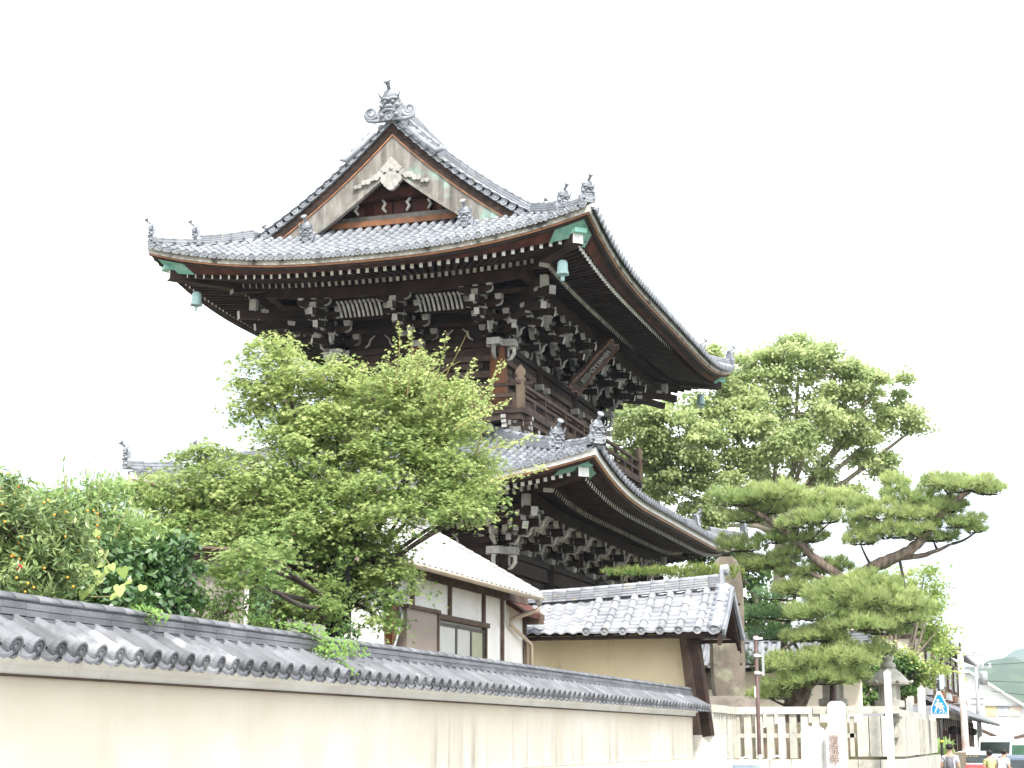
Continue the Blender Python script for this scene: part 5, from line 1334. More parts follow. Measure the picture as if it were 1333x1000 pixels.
def crown(blobs, per, mleaf, rc, flat=.35, up=.9, drop=0.0, shell=.75, low=-.6, jitter=.5, cvar=.5):
    """blobs [(centre, (rx, ry, rz))]; clumps near each blob's surface; returns centres, normals, rnd and clump centres"""
    CC, NN, RR, CL = [], [], [], []
    for bi, (c, r) in enumerate(blobs):
        c = np.array(c, float); r = np.array(r, float); vol = (r[0] * r[1] + r[0] * r[2] + r[1] * r[2]) / 3
        nc = max(4, int(per * vol))
        for _ in range(nc):
            d = unit(rng.normal(size=3))
            while d[2] < low: d = unit(rng.normal(size=3))
            q = c + d * r * (shell + (1 - shell) * rng.random()) * (1 if rng.random() > .25 else .6)
            CL.append(q); cr = rng.random(); sz = rc * rng.uniform(.6, 1.3)
            n = int(mleaf * rng.uniform(.6, 1.3))
            off = rng.normal(size=(n, 3)) * np.array([sz, sz, sz * flat]) * .6
            off[:, 2] -= (off[:, 0] ** 2 + off[:, 1] ** 2) / (sz * 3) * (1 if drop else .3)
            CC.append(q + off)
            nn = rng.normal(size=(n, 3)) * jitter + np.array([0, 0, up]) + d * .45
            NN.append(nn); RR.append(cr * cvar + rng.random(n) * (1 - cvar) + .12 * (off[:, 2] / sz))  # rnd rises towards each clump's top, light from above put into leaf colour
    return np.vstack(CC), np.vstack(NN), np.concatenate(RR), CL
def twigs(b, hub, targets, r0=.02, n=5, sag=.1, keep=1.0):
    for t in targets:
        if random.random() > keep: continue
        h = V(hub); t = V(t); mid = h.lerp(t, .5) + V((random.uniform(-1, 1), random.uniform(-1, 1), random.uniform(-.2, 1))) * (t - h).length * .12
        b.tube([h, mid, t], [r0, r0 * .6, r0 * .25], n, 0, False)
def bez(pts, k=4):
    pts = [V(p) for p in pts]; o = []
    for i in range(len(pts) - 1):
        p0, p1, p2, p3 = pts[max(i - 1, 0)], pts[i], pts[i + 1], pts[min(i + 2, len(pts) - 1)]
        for j in range(k):
            t = j / k; o.append(.5 * ((2 * p1) + (p2 - p0) * t + (2 * p0 - 5 * p1 + 4 * p2 - p3) * t * t + (3 * p1 - p0 - 3 * p2 + p3) * t ** 3))
    o.append(pts[-1]); return o
def taper(n, a, c): return [a + (c - a) * (i / (n - 1)) for i in range(n)]

# ---- maple behind the street wall
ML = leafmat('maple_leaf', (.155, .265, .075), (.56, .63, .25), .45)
base = at(452, 870, 21.6); base.z = 1.4
mp_ = thing('maple_tree', base, 'broad bright green maple with star-shaped leaves behind the street wall, covering the gate', 'maple tree')
fork = at(440, 790, 21.6)
def A3(x, y, d): return tuple(at(x, y, d))
mb = [((400, 600), 22.0, .95, .8, .62), ((330, 640), 21.6, .9, .8, .5), ((250, 640), 21.8, .75, .7, .42), ((205, 690), 21.5, .6, .6, .38),
      ((480, 560), 22.2, .95, .8, .62), ((400, 520), 22.4, .75, .7, .48), ((350, 485), 22.6, .5, .5, .35), ((365, 450), 22.7, .32, .35, .2), ((330, 520), 22.5, .35, .4, .3),
      ((540, 620), 21.8, .8, .7, .5), ((590, 590), 22.0, .6, .6, .55), ((600, 650), 21.5, .42, .5, .26), ((470, 660), 21.4, .9, .8, .45),
      ((380, 690), 21.2, .85, .8, .4), ((290, 700), 21.3, .8, .7, .36), ((460, 720), 21.6, .8, .7, .36), ((325, 738), 20.4, .42, .5, .22), ((290, 735), 20.2, .30, .3, .16), ((255, 715), 20.4, .34, .4, .14), ((285, 742), 16.5, .22, .2, .10), ((312, 722), 16.6, .26, .25, .12), ((335, 748), 16.4, .18, .2, .11), ((345, 712), 17.2, .30, .3, .13), ((355, 760), 20.3, .3, .3, .16), ((395, 762), 20.5, .35, .4, .18), ((510, 760), 21.0, .35, .4, .26), ((500, 800), 21.0, .25, .3, .16),
      ((560, 530), 22.4, .45, .5, .5), ((520, 490), 22.6, .45, .45, .35), ((590, 520), 22.5, .25, .3, .45), ((440, 490), 22.7, .4, .4, .3), ((190, 740), 21.4, .4, .4, .25), ((372, 778), 20.2, .36, .4, .15), ((405, 785), 20.0, .30, .3, .15), ((345, 790), 20.0, .26, .3, .12), ((600, 665), 20.8, .34, .3, .18), ((262, 590), 22.0, .35, .35, .2), ((430, 760), 22.0, .7, .6, .3), ((635, 640), 21.3, .2, .3, .12), ((170, 640), 21.8, .3, .3, .2), ((375, 790), 20.3, .14, .2, .10)]
blobs = [(A3(x, y, d), (rx, ry, rz)) for (x, y), d, rx, ry, rz in mb]
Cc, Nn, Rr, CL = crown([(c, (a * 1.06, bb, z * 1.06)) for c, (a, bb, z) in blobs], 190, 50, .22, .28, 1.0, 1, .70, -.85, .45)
# paler and yellower with height: lit top and shaded underside painted into rnd
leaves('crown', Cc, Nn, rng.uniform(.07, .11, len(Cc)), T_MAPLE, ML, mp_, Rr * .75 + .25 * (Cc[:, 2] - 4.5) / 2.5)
b = MB(); tr_ = bez([base, (base.x - .05, base.y + .05, 2.4), fork]); b.tube(tr_, taper(len(tr_), .15, .11), 10)
b.build('trunk', BARKD, mp_)
b = MB()
hubs = []
for i, (c, r) in enumerate(blobs):
    cv = V(c); mid = fork.lerp(cv, .5) + V((0, 0, -.15 + .1 * (i % 3))); pth = bez([fork, mid, cv - V((0, 0, r[2] * .5))], 4); b.tube(pth, taper(len(pth), .045, .012), 6, 0, False); hubs.append(cv - V((0, 0, r[2] * .5)))
for i, q in enumerate(CL):
    if i % 5: continue
    h = min(hubs, key=lambda h_: (h_ - V(q)).length); twigs(b, h, [q], .013, 4)
b.build('branches', BARKD, mp_)
# upright shoots against the gate: slender stems with opposite leaves
b = MB(); C2, N2, R2 = [], [], []
shoots = [((515, 500), (519, 418)), ((540, 500), (548, 440)), ((560, 520), (582, 432)), ((545, 520), (570, 455)), ((585, 530), (622, 468)), ((600, 560), (658, 468)), ((575, 545), (598, 478)), ((610, 560), (615, 495)), ((500, 510), (505, 455)), ((470, 500), (478, 470)), ((530, 515), (536, 425)), ((620, 590), (640, 500)), ((600, 600), (700, 568)), ((610, 640), (712, 608)), ((600, 660), (655, 622)), ((560, 500), (600, 470)), ((420, 500), (438, 462)), ((395, 470), (372, 432)), ((600, 690), (652, 672)), ((570, 510), (610, 430)), ((575, 530), (550, 450)), ((590, 560), (665, 520))]
for i, ((x0, y0), (x1, y1)) in enumerate(shoots):
    d = 21.7 + .3 * sin(i * 1.7); p0, p1 = at(x0, y0, d), at(x1, y1, d - .2); pth = bez([p0, p0.lerp(p1, .5) + V((.03, 0, .05)), p1], 5); b.tube(pth, taper(len(pth), .012, .003), 4, 0, False)
    bare = i in (19, 15)
    L_ = (p1 - p0).length
    for q in range(int(L_ / (.028 if not bare else .2))):
        t = q * .028 / L_ if not bare else q * .2 / L_
        c = p0.lerp(p1, min(t, 1)); s_ = .10 * (1.15 - t)
        for sg in (-1, 1, 0):
            C2.append((c.x + sg * s_ * rng.uniform(.4, 1), c.y + rng.uniform(-.1, .1), c.z + rng.uniform(-.04, .05))); N2.append((rng.normal() * .5, -.5 + rng.normal() * .5, .8)); R2.append(.55 + .45 * rng.random())
b.build('shoots', mat('green_stem', (.24, .30, .10), (.30, .20, .10), 3, .6, var=.1), mp_)
leaves('shoot_leaves', C2, N2, rng.uniform(.05, .085, len(C2)), T_MAPLE, ML, mp_, np.array(R2))
hb = [(A3(x, y, d), (rx, ry, rz)) for (x, y), d, rx, ry, rz in (((185, 772), 17.2, .25, .2, .2), ((235, 760), 17.3, .3, .2, .2))]

# ---- shrubs on the left, behind the wall
def shrub(name, label, cat, base, blobs, per, ml, rc, tmpl, size, m, group=None, bark=None, low=-.9, flat=.8, up=.5, jit=.8, cv=.4, updir=None, fold=.2):
    t = thing(name, base, label, cat, group)
    C_, N_, R_, CL_ = crown(blobs, per, ml, rc, flat, up, 0, .55, low, jit, cv)
    leaves('foliage', C_, N_, rng.uniform(size[0], size[1], len(C_)), tmpl, m, t, R_, fold)
    b = MB(); bv = V(base)
    for c, r in blobs:
        cv_ = V(c); pth = bez([bv, bv.lerp(cv_, .5) + V((random.uniform(-.1, .1), 0, 0)), cv_], 3); b.tube(pth, taper(len(pth), .035, .012), 6, 0, False)
    for i, q in enumerate(CL_):
        if i % 2: continue
        h = min((V(c) for c, r in blobs), key=lambda h_: (h_ - V(q)).length); twigs(b, h, [q], .009, 4)
    b.build('stems', bark or BARK, t); return t
GL1 = leafmat('shrub_leaf_mid', (.08, .165, .055), (.30, .38, .14), .3, .4, .5)
GL2 = leafmat('camellia_leaf', (.03, .085, .028), (.11, .20, .06), .12, .28, .6)
GL3 = leafmat('young_shoot_leaf', (.20, .34, .10), (.42, .54, .22), .4, .4, .45)
s1 = [(A3(x, y, d), (rx, ry, rz)) for x, y, d, rx, ry, rz in ((15, 690, 13.0, .42, .35, .30), (0, 650, 13.2, .28, .3, .24), (55, 740, 13.2, .42, .35, .30), (5, 760, 12.8, .4, .35, .22), (85, 690, 13.4, .32, .3, .25), (-40, 700, 13, .4, .4, .35))]
berry = shrub('berry_shrub', 'green shrub with small orange berries and one red flower, far left behind the wall', 'shrub', (-8.1, 12.2, 1.4), s1, 700, 26, .10, T_LONG, (.055, .09), GL1)
ob = MB()
for i in range(110):
    c, r = s1[i % 5]; d_ = unit(rng.normal(size=3)); d_[1] = -abs(d_[1]); q = V(c) + V(d_ * np.array(r) * 1.02); ob.lathe([(.002, -.010), (.008, -.006), (.010, 0), (.008, .006), (.002, .010)], q, 6)
ob.build('berries', mat('orange_berry', (.75, .28, .04), (.85, .45, .06), 9, .4, var=.2), berry)
q = at(26, 739, 12.6); ob = MB()
for k_ in range(6): a_ = k_ * pi / 3; ob.lathe([(.003, 0), (.012, .005), (.009, .013), (.002, .017)], q + V((.012 * cos(a_), -.01, .012 * sin(a_))), 6, 0, True, (cos(a_), -.8, sin(a_)))
ob.build('red_flower', mat('red_petal', (.75, .03, .03), None, 3, .5, var=.1), berry)
s2 = [(A3(x, y, d), (rx, ry, rz)) for x, y, d, rx, ry, rz in ((90, 680, 15.5, .38, .35, .35), (130, 665, 15.6, .36, .35, .35), (70, 715, 15.2, .35, .3, .25), (165, 700, 15.8, .36, .3, .25), (50, 660, 15.4, .25, .3, .22))]
tall = shrub('tall_shrub', 'taller light green shrub of upright shoots against the sky, right of the berry shrub', 'shrub', (-8.6, 14.6, 1.4), s2, 520, 24, .12, T_LONG, (.06, .10), GL3)
b = MB(); C2, N2, R2, U2 = [], [], [], []
for i, (x0, y0, x1, y1) in enumerate(((60, 700, 60, 640), (75, 700, 78, 612), (90, 700, 88, 622), (100, 700, 82, 600), (112, 700, 110, 605), (125, 700, 132, 622), (138, 700, 152, 640), (95, 700, 100, 630), (150, 700, 172, 655), (70, 700, 48, 655), (120, 700, 118, 640), (85, 690, 70, 635), (105, 690, 124, 612), (20, 680, 8, 628), (35, 690, 30, 655))):
    d = 15.4 + .25 * sin(i * 2.1); p0, p1 = at(x0, y0, d), at(x1, y1, d); pth = bez([p0, p0.lerp(p1, .5) + V((random.uniform(-.04, .04), 0, 0)), p1]); b.tube(pth, taper(len(pth), .010, .003), 4, 0, False)
    nl = int((p1 - p0).length / .022)
    for q in range(nl):
        f_ = q / nl; c = p0.lerp(p1, f_); a_ = q * 2.4; dr = V((cos(a_), sin(a_), .45 + .5 * f_)); dr.normalize(); c2 = c + dr * .05
        C2.append(tuple(c2)); U2.append(tuple(dr)); N2.append((-dr.x * .6 + rng.normal() * .3, -dr.y * .6 - .2, 1)); R2.append(.3 + .7 * rng.random())
b.build('shoot_stems', MATS['green_stem'], tall)
leaves('shoot_leaves', C2, N2, rng.uniform(.07, .105, len(C2)), T_LONG, GL3, tall, np.array(R2), .25, updir=U2)
s3 = [(A3(x, y, d), (rx, ry, rz)) for x, y, d, rx, ry, rz in ((130, 740, 15.0, .40, .3, .32), (175, 750, 15.6, .38, .3, .32), (110, 775, 14.6, .36, .3, .22), (200, 790, 15.6, .32, .3, .24), (220, 735, 16.0, .30, .3, .28), (232, 785, 16.4, .20, .26, .18), (160, 790, 15.1, .36, .3, .2))]
cam_ = shrub('camellia_bush', 'dark glossy-leaved camellia bush behind the wall, with pale heart leaves climbing over it', 'shrub', (-8.3, 14.2, 1.4), s3, 600, 26, .10, T_OVAL, (.065, .10), GL2, up=.35)
VL = leafmat('pale_heart_leaf', (.36, .50, .14), (.50, .58, .22), .35, .5)
vn = thing('heart_leaf_vine', at(118, 740, 14.3), 'vine with large pale yellow-green heart-shaped leaves climbing over the dark camellia', 'vine')
hp_ = [(113, 690), (125, 694), (112, 706), (121, 708), (137, 722), (118, 722), (104, 732), (112, 738), (127, 721), (122, 745), (132, 750), (140, 742), (146, 738), (128, 756), (95, 767), (117, 766), (108, 774), (148, 776), (156, 768), (166, 757), (101, 738), (160, 745), (30, 770), (185, 765), (131, 735)]
C2 = [tuple(at(x, y, 13.75 + .1 * sin(x))) for x, y in hp_]
leaves('leaves', C2, [(rng.normal() * .35 + .2, -1, .45 + rng.normal() * .3) for _ in C2], rng.uniform(.075, .115, len(C2)), T_HEART, VL, vn, rng.random(len(C2)), .10, updir=[(rng.normal() * .3, 0, 1) for _ in C2])
b = MB(); pp = bez([V(C2[i]) + V((0, .03, 0)) for i in (17, 16, 11, 8, 7, 4, 3, 1, 0)], 3); b.tube(pp, .006, 4, 0, False); b.build('stem', MATS['green_stem'], vn)

def creeper(label, base, pts, n, spread, size, m, tm=T_OVAL, cat='vine', group=None, nrm=(.6, -.4, .7)):
    t = thing('creeper', base, label, cat, group); C_ = []
    P_ = bez(pts, 6); b = MB(); b.tube(P_, .006, 4, 0, False); b.build('stem', BARKD, t)
    for i in range(n):
        p = P_[rng.integers(len(P_))]; C_.append((p.x + rng.normal() * spread, p.y + rng.normal() * spread, p.z + abs(rng.normal()) * spread * .5))
    leaves('leaves', C_, rng.normal(size=(n, 3)) * .4 + np.array(nrm), rng.uniform(size[0], size[1], n), tm, m, t, rng.random(n)); return t
def onwall(x, y): return V(onX(x, y, -6.86)) + V((.05, 0, .01))
FL = leafmat('creeper_leaf', (.12, .25, .05), (.26, .40, .10), .35)
creeper('small bright green creeper hanging over the wall ridge below the camellia', onwall(192, 800), [onwall(178, 797), onwall(195, 803), onwall(194, 815)], 90, .05, (.03, .055), FL, T_OVAL, 'vine')
creeper('larger green creeper spilling over the wall ridge onto the tiles below the pole bundle', onwall(420, 835), [onX(375, 815, -6.98), onX(400, 824, -6.9), onX(425, 838, -6.8), onX(432, 858, -6.72), onX(420, 846, -6.78), onX(448, 842, -6.88), onX(462, 855, -6.75)], 700, .085, (.03, .05), FL)
creeper('small separate tuft of creeper on the wall tiles, lower right of the larger creeper', onX(447, 868, -6.6), [onX(438, 862, -6.66), onX(452, 872, -6.58), onX(458, 880, -6.52)], 90, .04, (.025, .045), FL)
creeper('ivy winding around the dark pole bundle', onY(442, 790, 19.3), [onY(446, 826, 19.35), onY(438, 800, 19.35), onY(450, 780, 19.35), onY(440, 755, 19.35), onY(447, 735, 19.35)], 420, .075, (.035, .06), leafmat('ivy_leaf', (.04, .10, .03), (.20, .28, .07), .2), nrm=(0, -.9, .4))
creeper('dark ivy covering the top bar of the garden trellis', V(ta), [V(ta) + V((0, 0, .02)), V(ta).lerp(V(tb), .5), V(tb)], 900, .085, (.04, .07), MATS['ivy_leaf'], nrm=(0, -.5, .8))
s5 = [(A3(x, y, d), (rx, ry, rz)) for x, y, d, rx, ry, rz in ((290, 800, 16.6, .30, .2, .16), (260, 790, 16.7, .2, .2, .2), (300, 780, 16.8, .16, .2, .14), (345, 815, 17.5, .16, .2, .12))]
shrub('weedy_bush', 'loose light green weeds growing against the corrugated shed', 'shrub', (-8.3, 16.2, 1.4), s5, 600, 18, .10, T_LONG, (.04, .07), FL)
s6 = [(A3(x, y, d), (rx, ry, rz)) for x, y, d, rx, ry, rz in ((350, 770, 19.0, .22, .3, .18), (335, 795, 18.6, .18, .2, .16), (455, 820, 20.6, .16, .2, .14))]
shrub('dark_understorey_bush', 'dark leafy bush between the corrugated shed and the white outbuilding', 'shrub', (-8.6, 18.6, 1.4), s6, 300, 14, .10, T_OVAL, (.05, .08), GL2)

# ---- big camphor tree beyond the gate and neighbours
CL_ = leafmat('camphor_leaf', (.27, .37, .15), (.66, .73, .37), .5)
def big_tree(name, label, cat, base, fork, blobs, per, ml, rc, size, m, bark, r0, tmpl=T_QUAD, group=None, limbs=True, flat=.6, low=-.8, shell=.72, jit=.7, seed=None, twk=.35):
    t = thing(name, base, label, cat, group); bv, fk = V(base), V(fork)
    C_, N_, R_, K_ = crown(blobs, per, ml, rc, flat, .7, 0, shell, low, jit, .55)
    leaves('crown', C_, N_, rng.uniform(size[0], size[1], len(C_)), tmpl, m, t, R_)
    b = MB(); pth = bez([bv, bv.lerp(fk, .5) + V((.1, 0, 0)), fk]); b.tube(pth, taper(len(pth), r0, r0 * .6), 12); b.build('trunk', bark, t)
    b = MB()
    for i, (c, r) in enumerate(blobs):
        cv_ = V(c) - V((0, 0, r[2] * .2)); j = fk.lerp(cv_, .35) + V((random.uniform(-.3, .3), 0, .3)); pth = bez([fk, j, cv_.lerp(j, .25), cv_], 4); b.tube(pth, taper(len(pth), r0 * .42, r0 * .08), 7, 0, False)
    for q in K_:
        if random.random() < twk:
            h = min((V(c) for c, r in blobs), key=lambda h_: (h_ - V(q)).length); twigs(b, h, [q], r0 * .08, 4)
    b.build('branches', bark, t); return t
cb = [((885, 570), 66, 1.7, 1.5, 1.5), ((830, 545), 66, 1.3, 1.3, 1.0), ((950, 540), 67, 1.7, 1.5, 1.6), ((985, 490), 68, 1.4, 1.3, 1.2), ((1040, 470), 68, 1.5, 1.4, 1.0), ((1085, 490), 67, 1.2, 1.2, 1.1), ((1140, 500), 68, 1.3, 1.2, .8), ((1165, 540), 68, .9, .9, .7), ((1060, 540), 67, 1.6, 1.4, 1.2), ((930, 480), 67, .8, .8, .9),
      ((1010, 570), 66, 1.5, 1.4, 1.1), ((1110, 560), 68, 1.0, 1.0, .9), ((1135, 600), 68, .9, .9, .6), ((940, 610), 66, 1.5, 1.3, 1.1), ((870, 630), 66, 1.3, 1.2, 1.0), ((1090, 635), 68, .8, .8, .5), ((1005, 640), 68, .9, .9, .7), ((1190, 556), 68, .35, .4, .25), ((840, 600), 66, 1.1, 1.1, 1.0), ((910, 680), 66, 1.2, 1.1, .8), ((1060, 610), 68, .7, .7, .5)]
blobs = [(A3(x, y, d), (rx, ry, rz)) for (x, y), d, rx, ry, rz in cb]
big_tree('camphor_tree', 'very large light green broadleaf tree with pale branches rising behind the right of the gate', 'tree', (at(1000, 960, 68).x, at(1000, 960, 68).y, 1.0), at(1015, 700, 68), [(c, (a, bb, z)) for c, (a, bb, z) in blobs], 19, 200, .42, (.09, .15), CL_, BARKP, .34, shell=.84, flat=.5, twk=.4)
tb_ = [((965, 745), 64, .9, .9, .7), ((980, 800), 64, 1.0, .9, .9), ((1000, 850), 64, 1.0, .9, .8), ((960, 850), 64, .8, .8, .8), ((860, 700), 63, 1.2, 1.0, .6), ((930, 720), 63, 1.0, .9, .5), ((790, 570), 66, .8, .8, .9), ((1150, 880), 60, 1.3, 1, .8), ((1110, 905), 60, 1.4, 1, .6), ((1070, 880), 60, 1.2, 1, .7)]
blobs = [(A3(x, y, d), (rx, ry, rz)) for (x, y), d, rx, ry, rz in tb_]
DK = leafmat('dark_evergreen_leaf', (.045, .11, .03), (.18, .28, .08), .3)
big_tree('evergreen_tree', 'dark evergreen tree filling the gap between the monument and the pine', 'tree', (at(990, 960, 64).x, at(990, 960, 64).y, 1.0), at(988, 800, 64), blobs[:6], 30, 90, .42, (.10, .17), DK, BARKP, .30)
big_tree('evergreen_bush', 'wide dark evergreen bush behind the two stone lanterns', 'bush', (at(1110, 960, 59).x, at(1110, 960, 59).y, 1.2), at(1110, 925, 59), blobs[7:], 30, 120, .35, (.09, .15), DK, BARK, .15)
rb = [((1195, 790), 62, .8, .8, .7), ((1215, 830), 62, .55, .7, .6), ((1170, 760), 62, .7, .7, .6), ((1190, 870), 60, .8, .8, .5), ((1160, 850), 60, .8, .7, .5), ((1225, 872), 60, .45, .5, .28), ((1150, 800), 62, .8, .8, .7), ((1130, 770), 63, .8, .7, .6), ((1210, 890), 60, .4, .5, .2), ((1120, 840), 62, .7, .7, .5), ((1212, 772), 61, .55, .6, .5), ((1222, 815), 61, .5, .6, .5), ((1203, 745), 61, .4, .5, .35), ((1232, 852), 60, .4, .5, .4)]
blobs = [(A3(x, y, d), (rx, ry, rz)) for (x, y), d, rx, ry, rz in rb]
YG = leafmat('yellow_green_leaf', (.24, .38, .10), (.62, .68, .26), .5)
big_tree('airy_tree', 'airy yellow-green tree beside the townhouse, right of the pine', 'tree', (at(1175, 955, 60).x, at(1175, 955, 60).y, 1.2), at(1172, 890, 60), blobs, 22, 90, .38, (.07, .12), YG, BARK, .16, shell=.6, flat=.5)

# ---- pines
PN = leafmat('pine_needle', (.21, .33, .105), (.58, .65, .29), .42, .5)
PNB = leafmat('blue_green_needle', (.11, .24, .11), (.30, .44, .20), .35, .5)
def needle_pads(name, pads, m, parent, den=36, ln=.17, nn_=22):
    C_, U_, R_, S_ = [], [], [], []
    for c, (rx, ry, rz) in pads:
        c = np.array(c); nt_ = int(den * rx * ry * 3.2) + 8; pr = rng.random() * .35
        for _ in range(nt_):
            a = rng.random() * 2 * pi; q = sqrt(rng.random()); x, y = q * cos(a) * rx, q * sin(a) * ry
            lum = .18 * sin(x * 5 + c[0]) + .15 * cos(y * 6)
            p = c + np.array([x, y, rz * sqrt(max(0, 1 - q * q)) * rng.uniform(.1, 1) + lum * rz - .05])
            if rng.random() < .22: p[2] = c[2] - rz * .35 * rng.random()
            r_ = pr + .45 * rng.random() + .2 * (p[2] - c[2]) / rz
            d = rng.normal(size=(nn_, 3)) * .62 + np.array([x / rx * .5, y / ry * .5, .95])
            U_.append(d); C_.append(np.repeat(p[None], nn_, 0)); R_.append(r_ + .25 * rng.random(nn_)); S_.append(ln * rng.uniform(.65, 1.15, nn_))
    C_, U_, R_, S_ = np.vstack(C_), np.vstack(U_), np.concatenate(R_), np.concatenate(S_)
    Nn_ = np.cross(U_, rng.normal(size=U_.shape))
    leaves(name, C_, Nn_, S_, [(-.045, 0), (.045, 0), (0, 1)], m, parent, R_, 0, updir=U_)
def pine(label, name, base, limbs, pads, m, bark, ln=.17, den=36, cat='pine tree', nn_=22):
    t = thing(name, base, label, cat)
    for k_, (pts, r0, r1) in enumerate(limbs):
        P_ = bez(pts, 5); n = len(P_); P_ = [p + V((random.uniform(-1, 1), random.uniform(-1, 1), random.uniform(-1, 1))) * (r0 * .12) for p in P_]
        b = MB(); b.tube(P_, [q * random.uniform(.92, 1.1) for q in taper(n, r0, r1)], 12 if k_ == 0 else 8); b.build('trunk' if k_ == 0 else 'branch', bark, t)
    needle_pads('needles', pads, m, t, den, ln, nn_)
    b = MB(); allp = [V(p) for pts, _, _ in limbs for p in bez(pts, 5)]
    for c, (rx, ry, rz) in pads:
        cv_ = V(c); h = min(allp, key=lambda q: (q - cv_).length)
        pth = bez([h, h.lerp(cv_, .5) + V((0, 0, -.08)), cv_ - V((0, 0, rz * .3))], 3); b.tube(pth, taper(len(pth), .045, .02), 6, 0, False)
        for _ in range(9):
            a = random.random() * 6.28; e = cv_ + V((cos(a) * rx * .8, sin(a) * ry * .8, -rz * .1)); b.tube([cv_ - V((0, 0, rz * .3)), cv_.lerp(e, .5) - V((0, 0, rz * .3)), e], [.02, .014, .006], 5, 0, False)
    b.build('twigs', BARKD, t); return t
Yp = 46.0
def q3(x, y, dy=0): return onY(x, y, Yp + dy)
limbs = [([V((q3(1022, 940).x, Yp, 1.35)), q3(1040, 905), q3(1062, 870), q3(1083, 832), q3(1098, 800), q3(1110, 765)], .30, .20),
         ([q3(1110, 768), q3(1090, 748), q3(1062, 728), q3(1040, 705), q3(1012, 685), q3(985, 668, -.3)], .15, .06),
         ([q3(1110, 768), q3(1130, 742), q3(1160, 728), q3(1190, 712), q3(1208, 690), q3(1225, 670), q3(1245, 652), q3(1262, 638)], .20, .06),
         ([q3(1165, 727), q3(1205, 722, .3), q3(1240, 708, .4)], .09, .03),
         ([q3(1200, 700), q3(1180, 690, -.3), q3(1150, 682, -.5)], .08, .03),
         ([q3(1075, 755), q3(1030, 735, .4), q3(1000, 726, .5)], .08, .03),
         ([q3(1090, 815), q3(1060, 822, -.6), q3(1020, 845, -.9)], .09, .04)]
pd = [((960, 652), -.3, .85, .7, .22), ((1010, 645), 0, .75, .7, .24), ((1060, 655), .2, .6, .6, .22), ((1080, 675), -.2, .7, .6, .22), ((1040, 682), -.5, .55, .5, .2), ((975, 675), .3, .55, .5, .18), ((965, 712), .5, .65, .55, .22), ((1000, 735), .6, .8, .6, .18), ((1050, 745), .6, .8, .6, .18),
      ((1255, 634), 0, .85, .7, .22), ((1225, 628), .2, .45, .5, .16), ((1290, 640), 0, .35, .4, .14), ((1180, 648), 0, .65, .6, .26), ((1215, 660), .2, .65, .6, .22), ((1150, 670), -.4, .75, .6, .22), ((1190, 672), -.2, .6, .5, .2), ((1245, 682), .3, .7, .6, .2), ((1160, 695), -.4, .7, .6, .2), ((1215, 700), .3, .6, .5, .16), ((1120, 705), -.3, .45, .5, .15), ((1270, 690), .3, .3, .3, .12), ((1165, 632), .2, .35, .4, .18),
      ((1110, 780), -.7, 1.1, .9, .34), ((1150, 785), -.6, .9, .8, .34), ((1065, 800), -.8, .8, .8, .28), ((1175, 805), -.4, .6, .6, .22), ((1120, 815), -.9, 1.0, .8, .22),
      ((1045, 866), -1.1, .9, .8, .24), ((1095, 858), -1.0, .95, .8, .26), ((1065, 885), -1.2, .95, .7, .22), ((1025, 893), -1.1, .6, .6, .18), ((1105, 880), -1.1, .5, .5, .18), ((1130, 760), -.3, .8, .7, .2), ((1080, 775), -.5, .7, .7, .22), ((1185, 790), -.2, .55, .6, .2), ((1000, 905), -1.0, .5, .5, .12), ((1140, 850), -.4, .4, .5, .16), ((1060, 830), -.8, .8, .7, .16), ((1000, 664), .3, .6, .5, .2), ((1050, 702), .2, .55, .5, .16), ((1095, 655), .1, .45, .5, .18), ((1125, 690), -.2, .4, .5, .16), ((1190, 690), -.2, .5, .5, .16), ((1235, 662), .3, .5, .5, .18), ((1010, 702), .4, .5, .5, .18), ((1030, 722), .5, .5, .5, .16), ((975, 738), .6, .5, .5, .2), ((1130, 660), -.3, .35, .4, .14), ((1035, 768), .3, .6, .5, .2), ((1150, 820), -.3, .6, .6, .2), ((1085, 740), .5, .5, .5, .16)]
pine('gnarled pine with a leaning forked trunk and flat cloud-like needle pads behind the stone fence', 'pine_tree', limbs[0][0][0], limbs, [(tuple(q3(x, y, dy)), (rx * 1.08, ry, rz * 1.7)) for (x, y), dy, rx, ry, rz in pd], PN, BARKPINE, .23, 95, nn_=26)
l2 = [([V((q3(1015, 950).x, 49.5, 1.35)), onY(1020, 860, 49.5), onY(1030, 800, 49.5), onY(1035, 775, 49.5)], .12, .04)]
pd2 = [((1010, 775), .55, .6, .22), ((1050, 770), .6, .6, .22), ((1000, 800), .65, .6, .2), ((1040, 800), .7, .6, .22), ((1000, 828), .65, .6, .2), ((1030, 828), .6, .6, .2), ((985, 860), .6, .5, .2), ((1010, 870), .6, .5, .2), ((1020, 905), .7, .5, .2), ((1150, 895), .7, .5, .3), ((1160, 910), .6, .5, .25)]
pine('smaller bushy blue-green pine between the monument and the gnarled pine', 'young_pine', l2[0][0][0], l2, [(tuple(onY(x, y, 49)), (rx * 1.15, ry, rz * 1.7)) for (x, y), rx, ry, rz in pd2[:9]], PNB, BARKPINE, .16, 110, nn_=22)
sp = thing('pine_prop', (q3(1083, 850).x, 45.6, 1.4), 'brown timber prop with pale stone-like head carrying the pine trunk', 'prop')
b = MB(); p = q3(1084, 848, -.15); b.box(p.x - .28, p.x + .28, p.y - .15, p.y + .15, p.z - .1, p.z + .12); b.build('head_block', STONEW, sp)
b = MB(); b.tube([(p.x - .1, p.y, 1.4), (p.x, p.y, p.z - .1)], .09, 10); b.build('post', RUST, sp)
cb2 = [(A3(x, y, 45), (rx, ry, rz)) for x, y, rx, ry, rz in ((830, 742, .9, .8, .22), (880, 740, .9, .8, .22), (790, 748, .6, .6, .14), (925, 742, .6, .6, .2))]
